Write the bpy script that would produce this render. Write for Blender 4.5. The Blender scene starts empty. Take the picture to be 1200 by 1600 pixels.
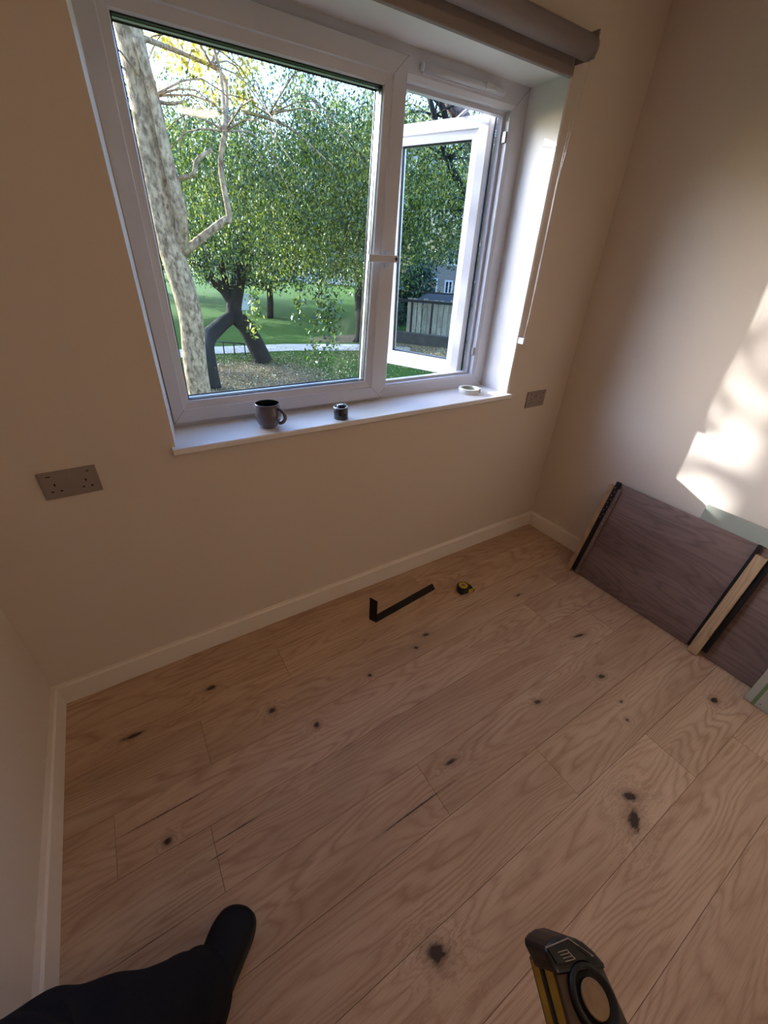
import bpy, bmesh, math, random
import numpy as np
from mathutils import Vector, Matrix, Euler

# ---------------------------------------------------------------- camera
SC = bpy.context.scene
COL = SC.collection
CAM = Vector((0.5039, -1.4271, 1.5034)); CROT = Euler((1.0132, -0.0426, -0.5608), 'XYZ'); FPX = 634.12
cd = bpy.data.cameras.new('camera'); cam = bpy.data.objects.new('camera', cd); COL.objects.link(cam)
cam.location = CAM; cam.rotation_euler = CROT
cd.sensor_fit = 'HORIZONTAL'; cd.sensor_width = 36.0; cd.lens = 36.0 * FPX / 1200.0
cd.clip_start = 0.02; cd.clip_end = 500
SC.camera = cam
CM = CROT.to_matrix()
def ray(u, v):                                      # direction of a photograph pixel, used to survey real positions
    return CM @ Vector(((u - 600) / FPX, -(v - 800) / FPX, -1.0))
def at_dist(u, v, d):                               # point at horizontal distance d
    r = ray(u, v); return CAM + r * (d / math.hypot(r.x, r.y))
def at_z(u, v, z):
    r = ray(u, v); return CAM + r * ((z - CAM.z) / r.z)
def at_y(u, v, y):
    r = ray(u, v); return CAM + r * ((y - CAM.y) / r.y)

# ---------------------------------------------------------------- light
SUNV = Vector((0.483, -0.708, -0.286)).normalized()
world = bpy.data.worlds.new('sky'); SC.world = world; world.use_nodes = True
wn = world.node_tree.nodes; wl = world.node_tree.links
sky = wn.new('ShaderNodeTexSky'); sky.sky_type = 'NISHITA'; sky.sun_disc = False
sky.sun_elevation = math.asin(-SUNV.z); sky.sun_rotation = math.atan2(-SUNV.x, -SUNV.y)
sky.air_density = 1.0; sky.dust_density = 1.8; sky.ozone_density = 1.5
bg = wn['Background']; tint = wn.new('ShaderNodeMix'); tint.data_type = 'RGBA'; tint.blend_type = 'MULTIPLY'; tint.inputs[0].default_value = 1.0
wl.new(sky.outputs[0], tint.inputs[6]); tint.inputs[7].default_value = (0.78, 0.94, 1.34, 1)      # daylight seen with the camera's warm-room white balance
wl.new(tint.outputs[2], bg.inputs[0]); bg.inputs[1].default_value = 1.25
sd = bpy.data.lights.new('sun', 'SUN'); sun = bpy.data.objects.new('sun', sd); COL.objects.link(sun)
sun.rotation_euler = SUNV.to_track_quat('-Z', 'Y').to_euler(); sd.energy = 18.0; sd.angle = math.radians(0.45)
sd.color = (0.90, 0.96, 1.0)
SC.view_settings.view_transform = 'Standard'; SC.view_settings.look = 'None'
SC.view_settings.gamma = 1.0; SC.view_settings.use_curve_mapping = False
SC.view_settings.exposure = 0.0

# ---------------------------------------------------------------- materials
def _lin(c): return tuple((x / 12.92 if x <= 0.04045 else ((x + 0.055) / 1.055) ** 2.4) for x in (v / 255 for v in c)) + (1,)
class NT:
    def __init__(s, name):
        s.m = bpy.data.materials.new(name); s.m.use_nodes = True
        s.n = s.m.node_tree.nodes; s.l = s.m.node_tree.links; s.b = s.n['Principled BSDF']
    def add(s, t, **kw):
        x = s.n.new(t)
        for k, v in kw.items(): setattr(x, k, v)
        return x
    def link(s, a, b): s.l.new(a, b)
    def val(s, inp, v):
        if isinstance(v, (int, float, tuple)): inp.default_value = v
        else: s.l.new(v, inp)
    def math(s, op, a, b=0.0, c=None, clamp=False):
        x = s.n.new('ShaderNodeMath'); x.operation = op; x.use_clamp = clamp
        s.val(x.inputs[0], a); s.val(x.inputs[1], b)
        if c is not None: s.val(x.inputs[2], c)
        return x.outputs[0]
    def noise(s, vec, scale, detail=3.0, rough=0.5, dist=0.0):
        x = s.n.new('ShaderNodeTexNoise'); s.l.new(vec, x.inputs['Vector'])
        x.inputs['Scale'].default_value = scale; x.inputs['Detail'].default_value = detail
        x.inputs['Roughness'].default_value = rough; x.inputs['Distortion'].default_value = dist
        return x.outputs['Fac']
    def mapping(s, vec, scale=(1, 1, 1), loc=(0, 0, 0)):
        x = s.n.new('ShaderNodeMapping'); s.l.new(vec, x.inputs['Vector'])
        x.inputs['Scale'].default_value = scale; s.val(x.inputs['Location'], loc); return x.outputs[0]
    def mix(s, f, a, b, mode='MIX'):
        x = s.n.new('ShaderNodeMix'); x.data_type = 'RGBA'; x.blend_type = mode
        s.val(x.inputs[0], f); s.val(x.inputs[6], a); s.val(x.inputs[7], b); return x.outputs[2]
    def ramp(s, f, stops):
        x = s.n.new('ShaderNodeValToRGB'); e = x.color_ramp.elements
        while len(e) > 1: e.remove(e[-1])
        e[0].position = stops[0][0]; e[0].color = stops[0][1]
        for p, c in stops[1:]:
            q = e.new(p); q.color = c
        s.l.new(f, x.inputs[0]); return x.outputs[0]
    def bump(s, h, strength=0.2, dist=0.01):
        x = s.n.new('ShaderNodeBump'); x.inputs['Strength'].default_value = strength
        x.inputs['Distance'].default_value = dist; s.l.new(h, x.inputs['Height']); s.l.new(x.outputs[0], s.b.inputs['Normal'])
    def pos(s): return s.n.new('ShaderNodeNewGeometry').outputs['Position']
    def obj(s): return s.n.new('ShaderNodeTexCoord').outputs['Object']

def plain(name, rgb, rough=0.5, metal=0.0, var=0.06, scale=40, bump=0.0, spec=0.5, coat=0.0):
    t = NT(name); p = t.obj(); n = t.noise(p, scale, 3)
    c = _lin(rgb); d = tuple(x * (1 - var * 2) for x in c[:3]) + (1,)
    t.link(t.mix(n, d, c), t.b.inputs['Base Color'])
    t.b.inputs['Roughness'].default_value = rough; t.b.inputs['Metallic'].default_value = metal
    t.b.inputs['Specular IOR Level'].default_value = spec; t.b.inputs['Coat Weight'].default_value = coat
    if bump: t.bump(n, bump, 0.004)
    return t.m

def wood_pattern(t, vec, rnd, knots=()):
    """grain running along X of vec (metres); returns ring value 0..1, fine pores 0..1, blotch"""
    off = t.n.new('ShaderNodeCombineXYZ'); t.link(t.math('MULTIPLY', rnd, 37.0), off.inputs[0]); t.link(t.math('MULTIPLY', rnd, 91.0), off.inputs[1])
    t.link(t.math('MULTIPLY', rnd, 17.0), off.inputs[2])
    add = t.n.new('ShaderNodeVectorMath'); add.operation = 'ADD'; t.link(vec, add.inputs[0]); t.link(off.outputs[0], add.inputs[1])
    v = add.outputs[0]
    big = t.noise(t.mapping(v, (0.75, 5.5, 1)), 1.0, 2.5, 0.45, 0.15)
    wob = t.noise(t.mapping(v, (7, 30, 1)), 1.0, 2, 0.5)
    h = t.math('ADD', t.math('MULTIPLY', big, 27.0), t.math('MULTIPLY', wob, 1.1))
    kn = None
    kwarp = t.math('ADD', t.math('MULTIPLY', t.noise(t.mapping(vec, (40, 90, 1)), 1.0, 3, 0.6), 2.6), -0.35) if knots else None
    sep = t.n.new('ShaderNodeSeparateXYZ'); t.link(vec, sep.inputs[0])
    for (kx, ky, kl, kw, ks) in knots:
        dx = t.math('DIVIDE', t.math('SUBTRACT', sep.outputs[0], kx), kl); dy = t.math('DIVIDE', t.math('SUBTRACT', sep.outputs[1], ky), kw)
        dy = t.math('ADD', dy, t.math('MULTIPLY', dx, ks))
        d2 = t.math('MULTIPLY', t.math('ADD', t.math('MULTIPLY', dx, dx), t.math('MULTIPLY', dy, dy)), kwarp)
        g = t.math('POWER', 2.718, t.math('MULTIPLY', d2, -1.0)); halo = t.math('POWER', 2.718, t.math('MULTIPLY', d2, -0.09))
        h = t.math('ADD', h, t.math('MULTIPLY', halo, 2.6))
        core = t.math('ADD', g, t.math('MULTIPLY', halo, 0.30))
        kn = core if kn is None else t.math('MAXIMUM', kn, core)
    fr = t.math('FRACT', h); ring = t.math('POWER', t.math('SUBTRACT', 1.0, t.math('ABSOLUTE', t.math('SUBTRACT', t.math('MULTIPLY', fr, 2.0), 1.0))), 2.2)
    pores = t.noise(t.mapping(v, (9, 420, 1)), 1.0, 2, 0.6)
    blotch = t.noise(t.mapping(v, (1.3, 7, 1)), 1.0, 3, 0.5)
    return ring, pores, blotch, kn

KNOTS = [(.965, -1.003, .085, .0016, .0), (.30, -.603, .085, .0011, .0), (.47, -.762, .055, .0012, 0), (.405, -.80, .018, .001, 0), (1.556, -1.395, .024, .014, -.6), (1.611, -1.348, .016, .012, .5), (0.823, -1.292, .018, .016, .3), (2.076, -.821, .022, .006, 0.8),
         (1.959, -1.016, .013, .008, .3), (1.616, -.953, .012, .006, .3), (0.684, -.443, .010, .008, 0), (0.808, -.585, .009, .008, 0), (0.28, -.687, .008, .007, 0),
         (1.43, -.444, .012, .006, .2), (1.346, -.482, .007, .006, .2), (0.506, -.226, .014, .007, .2), (1.161, -.95, .016, .005, .2), (0.223, -.285, .024, .006, .2),
         (2.031, -.477, .012, .004, .2), (1.865, -1.189, .005, .005, 0), (1.92, -1.13, .006, .004, 0), (1.09, -.50, .006, .006, 0), (2.25, -1.62, .008, .007, 0), (2.27, -1.33, .012, .009, 0)]
def oak():
    t = NT('oak_floor'); p = t.pos()
    oi = t.n.new('ShaderNodeObjectInfo'); rnd = oi.outputs['Random']
    ring, pores, blotch, kn = wood_pattern(t, p, rnd, KNOTS)
    c = t.ramp(blotch, [(0.25, _lin((182, 150, 122))), (0.55, _lin((202, 170, 142))), (0.8, _lin((218, 190, 162)))])
    tone = t.math('ADD', t.math('MULTIPLY', rnd, 0.16), 0.90)
    cc = t.n.new('ShaderNodeCombineColor'); [t.link(tone, cc.inputs[i]) for i in range(3)]
    c = t.mix(1.0, c, cc.outputs[0], 'MULTIPLY')
    rm = t.math('MULTIPLY', ring, t.math('ADD', t.math('MULTIPLY', t.noise(t.mapping(p, (3, 9, 1)), 1.0, 2), 0.85), -0.05))
    c = t.mix(rm, c, _lin((138, 98, 70)))
    pm = t.math('MULTIPLY', t.math('SUBTRACT', pores, 0.52, clamp=True), 2.0)
    c = t.mix(pm, c, _lin((140, 104, 78)))
    kf = t.noise(t.mapping(p, (60, 110, 1)), 1.0, 3, 0.6)
    km = t.math('MULTIPLY', t.math('SUBTRACT', t.math('MULTIPLY', kn, t.math('ADD', kf, 0.55)), 0.10, clamp=True), 1.35, clamp=True)
    c = t.mix(km, c, _lin((66, 50, 44)))
    t.link(c, t.b.inputs['Base Color'])
    t.b.inputs['Roughness'].default_value = 0.47; t.b.inputs['Specular IOR Level'].default_value = 0.35
    t.bump(t.math('ADD', t.math('MULTIPLY', ring, -0.6), t.math('MULTIPLY', pores, -0.6)), 0.12, 0.002)
    return t.m
def wood(name, lo, hi, dark, rough=0.45, rot=None, spec=0.4):
    t = NT(name); p = t.obj(); oi = t.n.new('ShaderNodeObjectInfo')
    sw = t.n.new('ShaderNodeSeparateXYZ'); t.link(p, sw.inputs[0]); cb = t.n.new('ShaderNodeCombineXYZ')
    order = rot or (0, 1, 2)
    for i, k in enumerate(order): t.link(sw.outputs[k], cb.inputs[i])
    ring, pores, blotch, _ = wood_pattern(t, cb.outputs[0], oi.outputs['Random'])
    c = t.ramp(blotch, [(0.3, _lin(lo)), (0.7, _lin(hi))])
    c = t.mix(t.math('MULTIPLY', ring, 0.45), c, _lin(dark))
    c = t.mix(t.math('MULTIPLY', t.math('SUBTRACT', pores, 0.5, clamp=True), 1.6), c, _lin(dark))
    t.link(c, t.b.inputs['Base Color']); t.b.inputs['Roughness'].default_value = rough; t.b.inputs['Specular IOR Level'].default_value = spec
    return t.m
def bark(name, a, b, scale=14, lichen=None):
    t = NT(name); p = t.pos()
    n1 = t.noise(t.mapping(p, (1, 1, 0.55)), scale, 6, 0.65); vo = t.n.new('ShaderNodeTexVoronoi'); t.link(t.mapping(p, (1, 1, 0.55)), vo.inputs['Vector']); vo.inputs['Scale'].default_value = scale * 0.9
    c = t.ramp(n1, [(0.38, _lin(a)), (0.58, _lin(b))])
    c = t.mix(t.math('SUBTRACT', 0.5, vo.outputs['Distance'], clamp=True), c, _lin(a))
    if lichen:
        c = t.mix(t.math('MULTIPLY', t.math('SUBTRACT', t.noise(p, 5, 4), 0.5, clamp=True), 3.0, clamp=True), c, _lin(lichen))
    t.link(c, t.b.inputs['Base Color']); t.b.inputs['Roughness'].default_value = 0.95; t.bump(n1, 0.9, 0.04); return t.m
def leafmat(name, stops, trans=0.5):
    t = NT(name); p = t.pos()
    wnz = t.n.new('ShaderNodeTexWhiteNoise'); wnz.noise_dimensions = '1D'
    at = t.n.new('ShaderNodeAttribute'); at.attribute_name = 'leaf_id'; t.link(at.outputs['Fac'], wnz.inputs['W'])
    f = t.math('ADD', t.math('MULTIPLY', wnz.outputs['Value'], 0.55), t.math('MULTIPLY', t.noise(p, 0.55, 3), 0.62))
    c = t.ramp(f, stops)
    tr = t.n.new('ShaderNodeBsdfTranslucent'); df = t.n.new('ShaderNodeBsdfDiffuse'); mx = t.n.new('ShaderNodeMixShader')
    gl = t.n.new('ShaderNodeBsdfGlossy'); gl.inputs['Roughness'].default_value = 0.35; gl.inputs['Color'].default_value = (0.8, 0.85, 0.85, 1); m2 = t.n.new('ShaderNodeMixShader'); m2.inputs[0].default_value = 0.07
    mx.inputs[0].default_value = trans
    t.link(c, tr.inputs[0]); t.link(c, df.inputs[0]); t.link(df.outputs[0], mx.inputs[1]); t.link(tr.outputs[0], mx.inputs[2])
    t.link(mx.outputs[0], m2.inputs[1]); t.link(gl.outputs[0], m2.inputs[2])
    t.n.remove(t.b); t.link(m2.outputs[0], t.n['Material Output'].inputs[0]); return t.m
def glassmat(name, tint=(0.93, 0.97, 0.95, 1)):
    t = NT(name); fr = t.n.new('ShaderNodeFresnel'); fr.inputs[0].default_value = 1.5
    tr = t.n.new('ShaderNodeBsdfTransparent'); tr.inputs[0].default_value = tint
    gl = t.n.new('ShaderNodeBsdfGlossy'); gl.inputs['Roughness'].default_value = 0.0
    mx = t.n.new('ShaderNodeMixShader'); t.link(t.math('MULTIPLY', fr.outputs[0], 0.8), mx.inputs[0]); t.link(tr.outputs[0], mx.inputs[1]); t.link(gl.outputs[0], mx.inputs[2])
    t.n.remove(t.b); t.link(mx.outputs[0], t.n['Material Output'].inputs[0]); return t.m
def emit(name, rgb, s):
    t = NT(name); t.b.inputs['Base Color'].default_value = _lin(rgb); t.b.inputs['Emission Color'].default_value = _lin(rgb); t.b.inputs['Emission Strength'].default_value = s; return t.m

M = {}
M['wall'] = plain('wall_paint', (224, 209, 193), 0.75, var=0.01, scale=90, bump=0.03, spec=0.25)
M['white'] = plain('white_gloss_paint', (236, 232, 228), 0.4, var=0.01)
M['skirt'] = plain('skirting_paint', (240, 229, 216), 0.4, var=0.01)
M['ceil'] = plain('ceiling_paint', (232, 226, 216), 0.8, var=0.01)
M['upvc'] = plain('white_upvc', (210, 209, 214), 0.3, var=0.008, spec=0.5)
M['gasket'] = plain('black_gasket', (16, 17, 20), 0.5)
M['alu'] = plain('aluminium_spacer', (190, 192, 196), 0.35, 0.8)
M['steel'] = plain('steel', (150, 150, 155), 0.35, 0.9)
M['glass'] = glassmat('window_glass')
M['oak'] = oak()
M['gap'] = plain('dark_joint', (128, 98, 72), 0.9)
M['walnut'] = wood('walnut_veneer', (116, 93, 86), (142, 119, 112), (78, 58, 52), 0.36, rot=(1, 2, 0), spec=0.6)
M['oakstrip'] = wood('oak_lipping', (178, 146, 112), (202, 172, 136), (136, 100, 70), 0.55, rot=(2, 1, 0))
M['blackmetal'] = plain('black_steel', (22, 21, 24), 0.5, 0.3)
M['blackplastic'] = plain('black_plastic', (20, 22, 29), 0.36, var=0.1)
M['mdf'] = plain('pale_green_board', (166, 168, 154), 0.8, var=0.1, scale=14)
M['palepaint'] = plain('pale_board', (176, 174, 160), 0.7, var=0.05)
M['green'] = plain('green_paint', (112, 138, 92), 0.7, var=0.15, scale=120)
M['mug'] = plain('grey_glaze', (106, 98, 106), 0.22, var=0.12, scale=60, coat=0.5)
M['mugin'] = plain('grey_glaze_inside', (112, 116, 114), 0.25, var=0.06, coat=0.4)
M['tinblack'] = plain('black_tin', (24, 27, 36), 0.25, var=0.08, coat=0.5)
M['tapepaper'] = plain('masking_tape', (226, 224, 214), 0.7, var=0.05, scale=200)
M['yellow'] = plain('yellow_plastic', (216, 178, 42), 0.45, var=0.08)
M['yellowworn'] = plain('worn_yellow_paint', (206, 156, 44), 0.5, var=0.38, scale=45)
M['grime'] = plain('grimy_brown_metal', (98, 74, 54), 0.4, 0.2, var=0.4, scale=38, bump=0.1)
M['disc'] = plain('worn_tan_disc', (160, 128, 94), 0.35, var=0.3, scale=60)
M['socket'] = plain('grey_nickel_plate', (158, 144, 134), 0.42, 0.25, var=0.03)
M['black'] = plain('socket_hole_black', (8, 8, 8), 0.8)
M['trouser'] = plain('black_cotton', (24, 25, 29), 0.95, var=0.2, scale=120, bump=0.3, spec=0.2)
M['shoe'] = plain('black_shoe_fabric', (10, 11, 14), 0.7, var=0.25, scale=200, bump=0.2, spec=0.3)
M['rubber'] = plain('black_rubber', (13, 13, 15), 0.6)
M['blind'] = plain('grey_blind_fabric', (146, 134, 130), 0.85, var=0.04, scale=300)
M['bead'] = plain('white_bead', (226, 226, 228), 0.35)
M['shade'] = emit('amber_lamp_shade', (255, 196, 90), 0.9)
M['bark_pale'] = bark('pale_scaly_bark', (108, 80, 54), (196, 162, 122), 20, (156, 130, 96))
M['bark_dark'] = bark('dark_mossy_bark', (12, 10, 7), (40, 34, 23), 12, (36, 42, 20))
M['bark_brown'] = bark('brown_bark', (60, 46, 40), (138, 112, 102), 12)
G = lambda *a: [(p, _lin(c)) for p, c in a]
M['leaf_a'] = leafmat('weeping_leaves', G((0.25, (20, 38, 16)), (0.52, (46, 70, 26)), (0.7, (100, 120, 34)), (0.92, (186, 180, 64))), 0.46)
M['leaf_b'] = leafmat('dense_leaves', G((0.25, (20, 40, 22)), (0.52, (46, 72, 30)), (0.88, (126, 140, 54))), 0.42)
M['leaf_c'] = leafmat('dark_green_leaves', G((0.25, (16, 34, 22)), (0.6, (38, 62, 38)), (0.95, (88, 114, 72))), 0.35)
M['leaf_y'] = leafmat('yellow_autumn_leaves', G((0.25, (150, 140, 40)), (0.6, (206, 180, 50)), (0.95, (226, 210, 110))), 0.6)
M['leaf_fall'] = leafmat('fallen_leaves', G((0.25, (96, 78, 50)), (0.6, (150, 126, 84)), (0.95, (196, 178, 130))), 0.1)

# ---------------------------------------------------------------- mesh helpers
class MB:
    def __init__(s): s.v = []; s.f = []; s.sm = []
    def add(s, vs, fs, smooth=False):
        b = len(s.v); s.v += [tuple(x) for x in vs]; s.f += [tuple(b + i for i in f) for f in fs]; s.sm += [smooth] * len(fs); return s
    def box(s, x0, x1, y0, y1, z0, z1):
        return s.add([(x0, y0, z0), (x1, y0, z0), (x1, y1, z0), (x0, y1, z0), (x0, y0, z1), (x1, y0, z1), (x1, y1, z1), (x0, y1, z1)],
                     [(0, 3, 2, 1), (4, 5, 6, 7), (0, 1, 5, 4), (1, 2, 6, 5), (2, 3, 7, 6), (3, 0, 4, 7)])
    def obox(s, o, ex, ey, ez):                      # oriented box from corner o with edge vectors
        o, ex, ey, ez = map(Vector, (o, ex, ey, ez)); p = [o, o + ex, o + ex + ey, o + ey]; p += [q + ez for q in p]
        fs = [(0, 3, 2, 1), (4, 5, 6, 7), (0, 1, 5, 4), (1, 2, 6, 5), (2, 3, 7, 6), (3, 0, 4, 7)]
        if ex.cross(ey).dot(ez) < 0: fs = [tuple(reversed(f)) for f in fs]
        return s.add(p, fs)
    def prism(s, poly, h):                           # poly list of 3d points, extruded by vector h
        h = Vector(h); n = len(poly); a = [Vector(p) for p in poly]; nn = Vector((0, 0, 0))
        for i in range(n): nn += a[i].cross(a[(i + 1) % n])
        if nn.dot(h) < 0: a.reverse()
        fs = [tuple(reversed(range(n))), tuple(range(n, 2 * n))] + [(i, (i + 1) % n, n + (i + 1) % n, n + i) for i in range(n)]
        return s.add(a + [p + h for p in a], fs)
    def lathe(s, prof, o=(0, 0, 0), n=28, axis=(0, 0, 1), flat=False, close=False):
        q = Vector(axis).normalized().to_track_quat('Z', 'Y'); o = Vector(o); vs = []; fs = []; m = len(prof)
        for i in range(n):
            a = 2 * math.pi * i / n
            for r, z in prof: vs.append(o + q @ Vector((r * math.cos(a), r * math.sin(a), z)))
        for i in range(n):
            j = (i + 1) % n
            for k in range(m if close else m - 1): k2 = (k + 1) % m; fs.append((i * m + k, j * m + k, j * m + k2, i * m + k2))
        if not close:
            if prof[0][0] > 1e-6: fs.append(tuple(i * m for i in reversed(range(n))))
            if prof[-1][0] > 1e-6: fs.append(tuple(i * m + m - 1 for i in range(n)))
        return s.add(vs, fs, not flat)
    def tube(s, pts, rad, n=10, squash=None):
        pts = [Vector(p) for p in pts]; m = len(pts)
        rad = [rad] * m if isinstance(rad, (int, float)) else rad
        vs = []; up = None
        for i, p in enumerate(pts):
            t = (pts[min(i + 1, m - 1)] - pts[max(i - 1, 0)]).normalized()
            if up is None: up = t.orthogonal().normalized()
            else: up = (up - t * up.dot(t)).normalized()
            sd_ = t.cross(up)
            for k in range(n):
                a = 2 * math.pi * k / n; vs.append(p + (up * math.cos(a) + sd_ * math.sin(a)) * rad[i])
        fs = [(i * n + k, i * n + (k + 1) % n, (i + 1) * n + (k + 1) % n, (i + 1) * n + k) for i in range(m - 1) for k in range(n)]
        fs += [tuple(reversed(range(n))), tuple((m - 1) * n + k for k in range(n))]
        return s.add(vs, fs, True)
    def ring(s, outer, inner, prof):                 # mitred frame in the XZ plane: quads of (x,z); prof = [(t, y)]
        vs = []; m = len(prof)
        for t, y in prof:
            for (a, b) in zip(outer, inner): vs.append((a[0] + (b[0] - a[0]) * t, y, a[1] + (b[1] - a[1]) * t))
        fs = [(i * 4 + k, i * 4 + (k + 1) % 4, ((i + 1) % m) * 4 + (k + 1) % 4, ((i + 1) % m) * 4 + k) for i in range(m) for k in range(4)]
        return s.add(vs, fs)
    def build(s, name, mat, parent=None, bevel=0, seg=2, recalc=True, smooth=None):
        me = bpy.data.meshes.new(name); me.from_pydata(s.v, [], s.f); me.materials.append(mat)
        me.polygons.foreach_set('use_smooth', s.sm if smooth is None else [smooth] * len(s.f))
        if recalc:
            bm = bmesh.new(); bm.from_mesh(me); bmesh.ops.recalc_face_normals(bm, faces=bm.faces)
            if bevel: bmesh.ops.bevel(bm, geom=[e for e in bm.edges if e.calc_face_angle(0) > 0.6], offset=bevel, segments=seg, profile=0.6, affect='EDGES')
            bm.to_mesh(me); bm.free()
        if bevel: me.polygons.foreach_set('use_smooth', [False] * len(me.polygons))
        o = bpy.data.objects.new(name, me); COL.objects.link(o)
        if parent: o.parent = parent
        return o
def tag(o, label=None, cat=None, group=None, kind=None):
    for k, v in (('label', label), ('category', cat), ('group', group), ('kind', kind)):
        if v: o[k] = v
    return o
def empty(name, loc=(0, 0, 0)):
    o = bpy.data.objects.new(name, None); o.empty_display_size = 0.1; o.location = loc; COL.objects.link(o); return o
def local(o, root):                                  # keep world placement of a part under a root that is not at the origin
    o.parent = root; o.matrix_parent_inverse = Matrix.Translation(-Vector(root.location)); return o
def copy_tree(o, parent=None):
    c = o.copy(); COL.objects.link(c); c.parent = parent
    for ch in o.children: copy_tree(ch, c)
    return c

# ================================================================ ROOM
W = 2.6604; D = 0.30; YB = -3.3; H = 2.42
XL0, XR0, ZS, ZT = 0.607, 2.172, 0.922, 2.103       # opening at the room face
def struct(o, label=None): return tag(o, label, None, None, 'structure')
b = MB()
b.box(-0.25, XL0, 0, D, 0, H); b.box(XR0 + 0.012, W + 0.25, 0, D, 0, H); b.box(XL0, XR0 + 0.012, 0, D, 0, ZS); b.box(XL0, XR0 + 0.012, 0, D, ZT + 0.01, H)
struct(b.build('wall_back', M['wall']), 'cream painted wall with the window in it')
struct(MB().box(-0.2, 0, YB, 0, 0, H).build('wall_left', M['wall']), 'cream painted wall at the left edge')
struct(MB().box(W, W + 0.2, YB, 0, 0, H).build('wall_right', M['wall']), 'cream painted wall with patches of sunlight')
struct(MB().box(-0.2, W + 0.2, YB - 0.2, YB, 0, H).build('wall_front', M['wall']), 'cream painted wall behind the viewer')
struct(MB().box(-0.2, W + 0.2, YB - 0.2, D, H, H + 0.2).build('ceiling', M['ceil']), 'white painted ceiling')
# reveal linings
struct(MB().prism([(XL0, 0.0, ZS), (XL0 + 0.026, 0.19, ZS), (XL0 - 0.0, 0.19, ZS)], (0, 0, ZT - ZS)).build('trim_1', M['white']), 'white reveal lining left of the window')
struct(MB().prism([(XR0, 0.0, ZS), (XR0 + 0.003, 0.20, ZS), (XR0 + 0.02, 0.20, ZS), (XR0 + 0.012, 0.0, ZS)], (0, 0, ZT - ZS)).build('trim_2', M['white']), 'white reveal lining right of the window with sun on it')
struct(MB().box(XL0, XR0 + 0.012, 0, 0.2, ZT, ZT + 0.01).build('trim_3', M['white']), 'white lining over the window')
# floor
fl = struct(MB().box(-0.2, W + 0.2, YB - 0.2, D, -0.2, -0.012).build('floor', M['gap']), 'engineered oak plank floor with brown knots')
PW = 0.182; Y0 = -0.165
jo = {0: 1.62, 1: 0.80, 2: 2.30, 3: 0.15, 4: 0.397, 5: 1.051, 6: 1.462, 7: 1.873, 8: 0.30}
rng = random.Random(5)
r = -1
while Y0 - PW * r > YB:
    y1 = Y0 - PW * r + (0 if r >= 0 else 0); y0 = y1 - PW
    y1c = min(y1, 0.0); y0c = max(y0, YB)
    # rows are counted so that row k spans Y0-PW*k .. Y0-PW*(k+1); joints as surveyed
    j = jo.get(r + 1, rng.uniform(0.2, 2.4))
    cuts = [0.0, j, W]
    if j > 1.9: cuts = [0.0, j - 1.86, j, W]
    elif j < 0.75: cuts = [0.0, j, j + 1.86, W]
    for a, c in zip(cuts[:-1], cuts[1:]):
        if c - a < 0.02: continue
        g = 0.00045
        z = rng.uniform(-0.0003, 0.0003)
        MB().box(a + g, c - g, y0c + g, y1c - g, -0.0118, z).build('plank', M['oak'], fl, bevel=0.0006, seg=1)
    r += 1
# skirting boards
HB, TB = 0.095, 0.020
def skirt(name, p0, p1, nrm, ext0=0, ext1=0, label=None):
    p0, p1, nrm = Vector(p0), Vector(p1), Vector(nrm)
    prof = [(0, 0), (TB, 0), (TB, HB - 0.006), (TB - 0.006, HB), (0, HB)]
    poly = [p0 + nrm * a + Vector((0, 0, z)) for a, z in prof]
    return struct(MB().prism(poly, p1 - p0).build(name, M['skirt']), label)
skirt('baseboard_back', (0, 0, 0), (W, 0, 0), (0, -1, 0), label='cream painted skirting board under the window')
skirt('baseboard_left', (0, -TB, 0), (0, YB, 0), (1, 0, 0), label='cream painted skirting board on the left wall')
skirt('baseboard_right', (W, -TB, 0), (W, YB, 0), (-1, 0, 0), label='cream painted skirting board on the right wall')
skirt('baseboard_front', (TB, YB, 0), (W - TB, YB, 0), (0, 1, 0), label='cream painted skirting board behind the viewer')
# window board (sill)
b = MB(); zb, zt_ = 0.9225, 0.9437
prof = [(-0.029, zb + 0.003), (-0.029, zt_ - 0.003), (-0.026, zt_), (0.0, zt_), (0.0, zb), (-0.026, zb)]
b.prism([(XL0 - 0.012, y, z) for y, z in prof], (XR0 - XL0 + 0.027, 0, 0))
b.box(XL0 + 0.001, XR0 - 0.001, 0.0, 0.20, zb, zt_)
struct(b.build('trim_4', M['white']), 'white window board with mug, tin and tape on it')

# ================================================================ WINDOW
win = struct(empty('window_1', (1.39, 0.2, 0.944)), 'white casement window, left sash shut and right sash open')
def wpart(mb, name, mat, parent=None, **k):
    o = mb.build(name, mat, **k); par = parent or win
    if par is win: local(o, win)
    else: o.parent = par; o.matrix_parent_inverse = par.matrix_world.inverted()
    return o
# sash and frame quads: bl, br, tr, tl  in (x, z)
so = [(0.633, 0.962), (1.513, 0.956), (1.573, 2.072), (0.626, 2.078)]
si = [(0.699, 1.038), (1.430, 1.038), (1.487, 1.990), (0.707, 1.985)]
fo = [(0.622, 0.9437), (1.50, 0.9437), (1.56, 2.103), (0.622, 2.103)]
fi = [(0.690, 1.02), (1.44, 1.02), (1.495, 2.0), (0.69, 2.0)]
ro = [(1.499, 0.9437), (2.1745, 0.9437), (2.1745, 2.103), (1.559, 2.103)]
ri = [(1.557, 1.003), (2.100, 1.003), (2.096, 2.026), (1.590, 2.024)]
wpart(MB().ring(fo, fi, [(0, 0.186), (1, 0.186), (1, 0.25), (0, 0.25)]), 'outer_frame', M['upvc'])
wpart(MB().ring(ro, ri, [(0, 0.186), (0.82, 0.186), (1.0, 0.196), (1.0, 0.222), (1.18, 0.222), (1.18, 0.25), (0, 0.25)]), 'outer_frame', M['upvc'])
bpy.context.view_layer.update()
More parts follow.
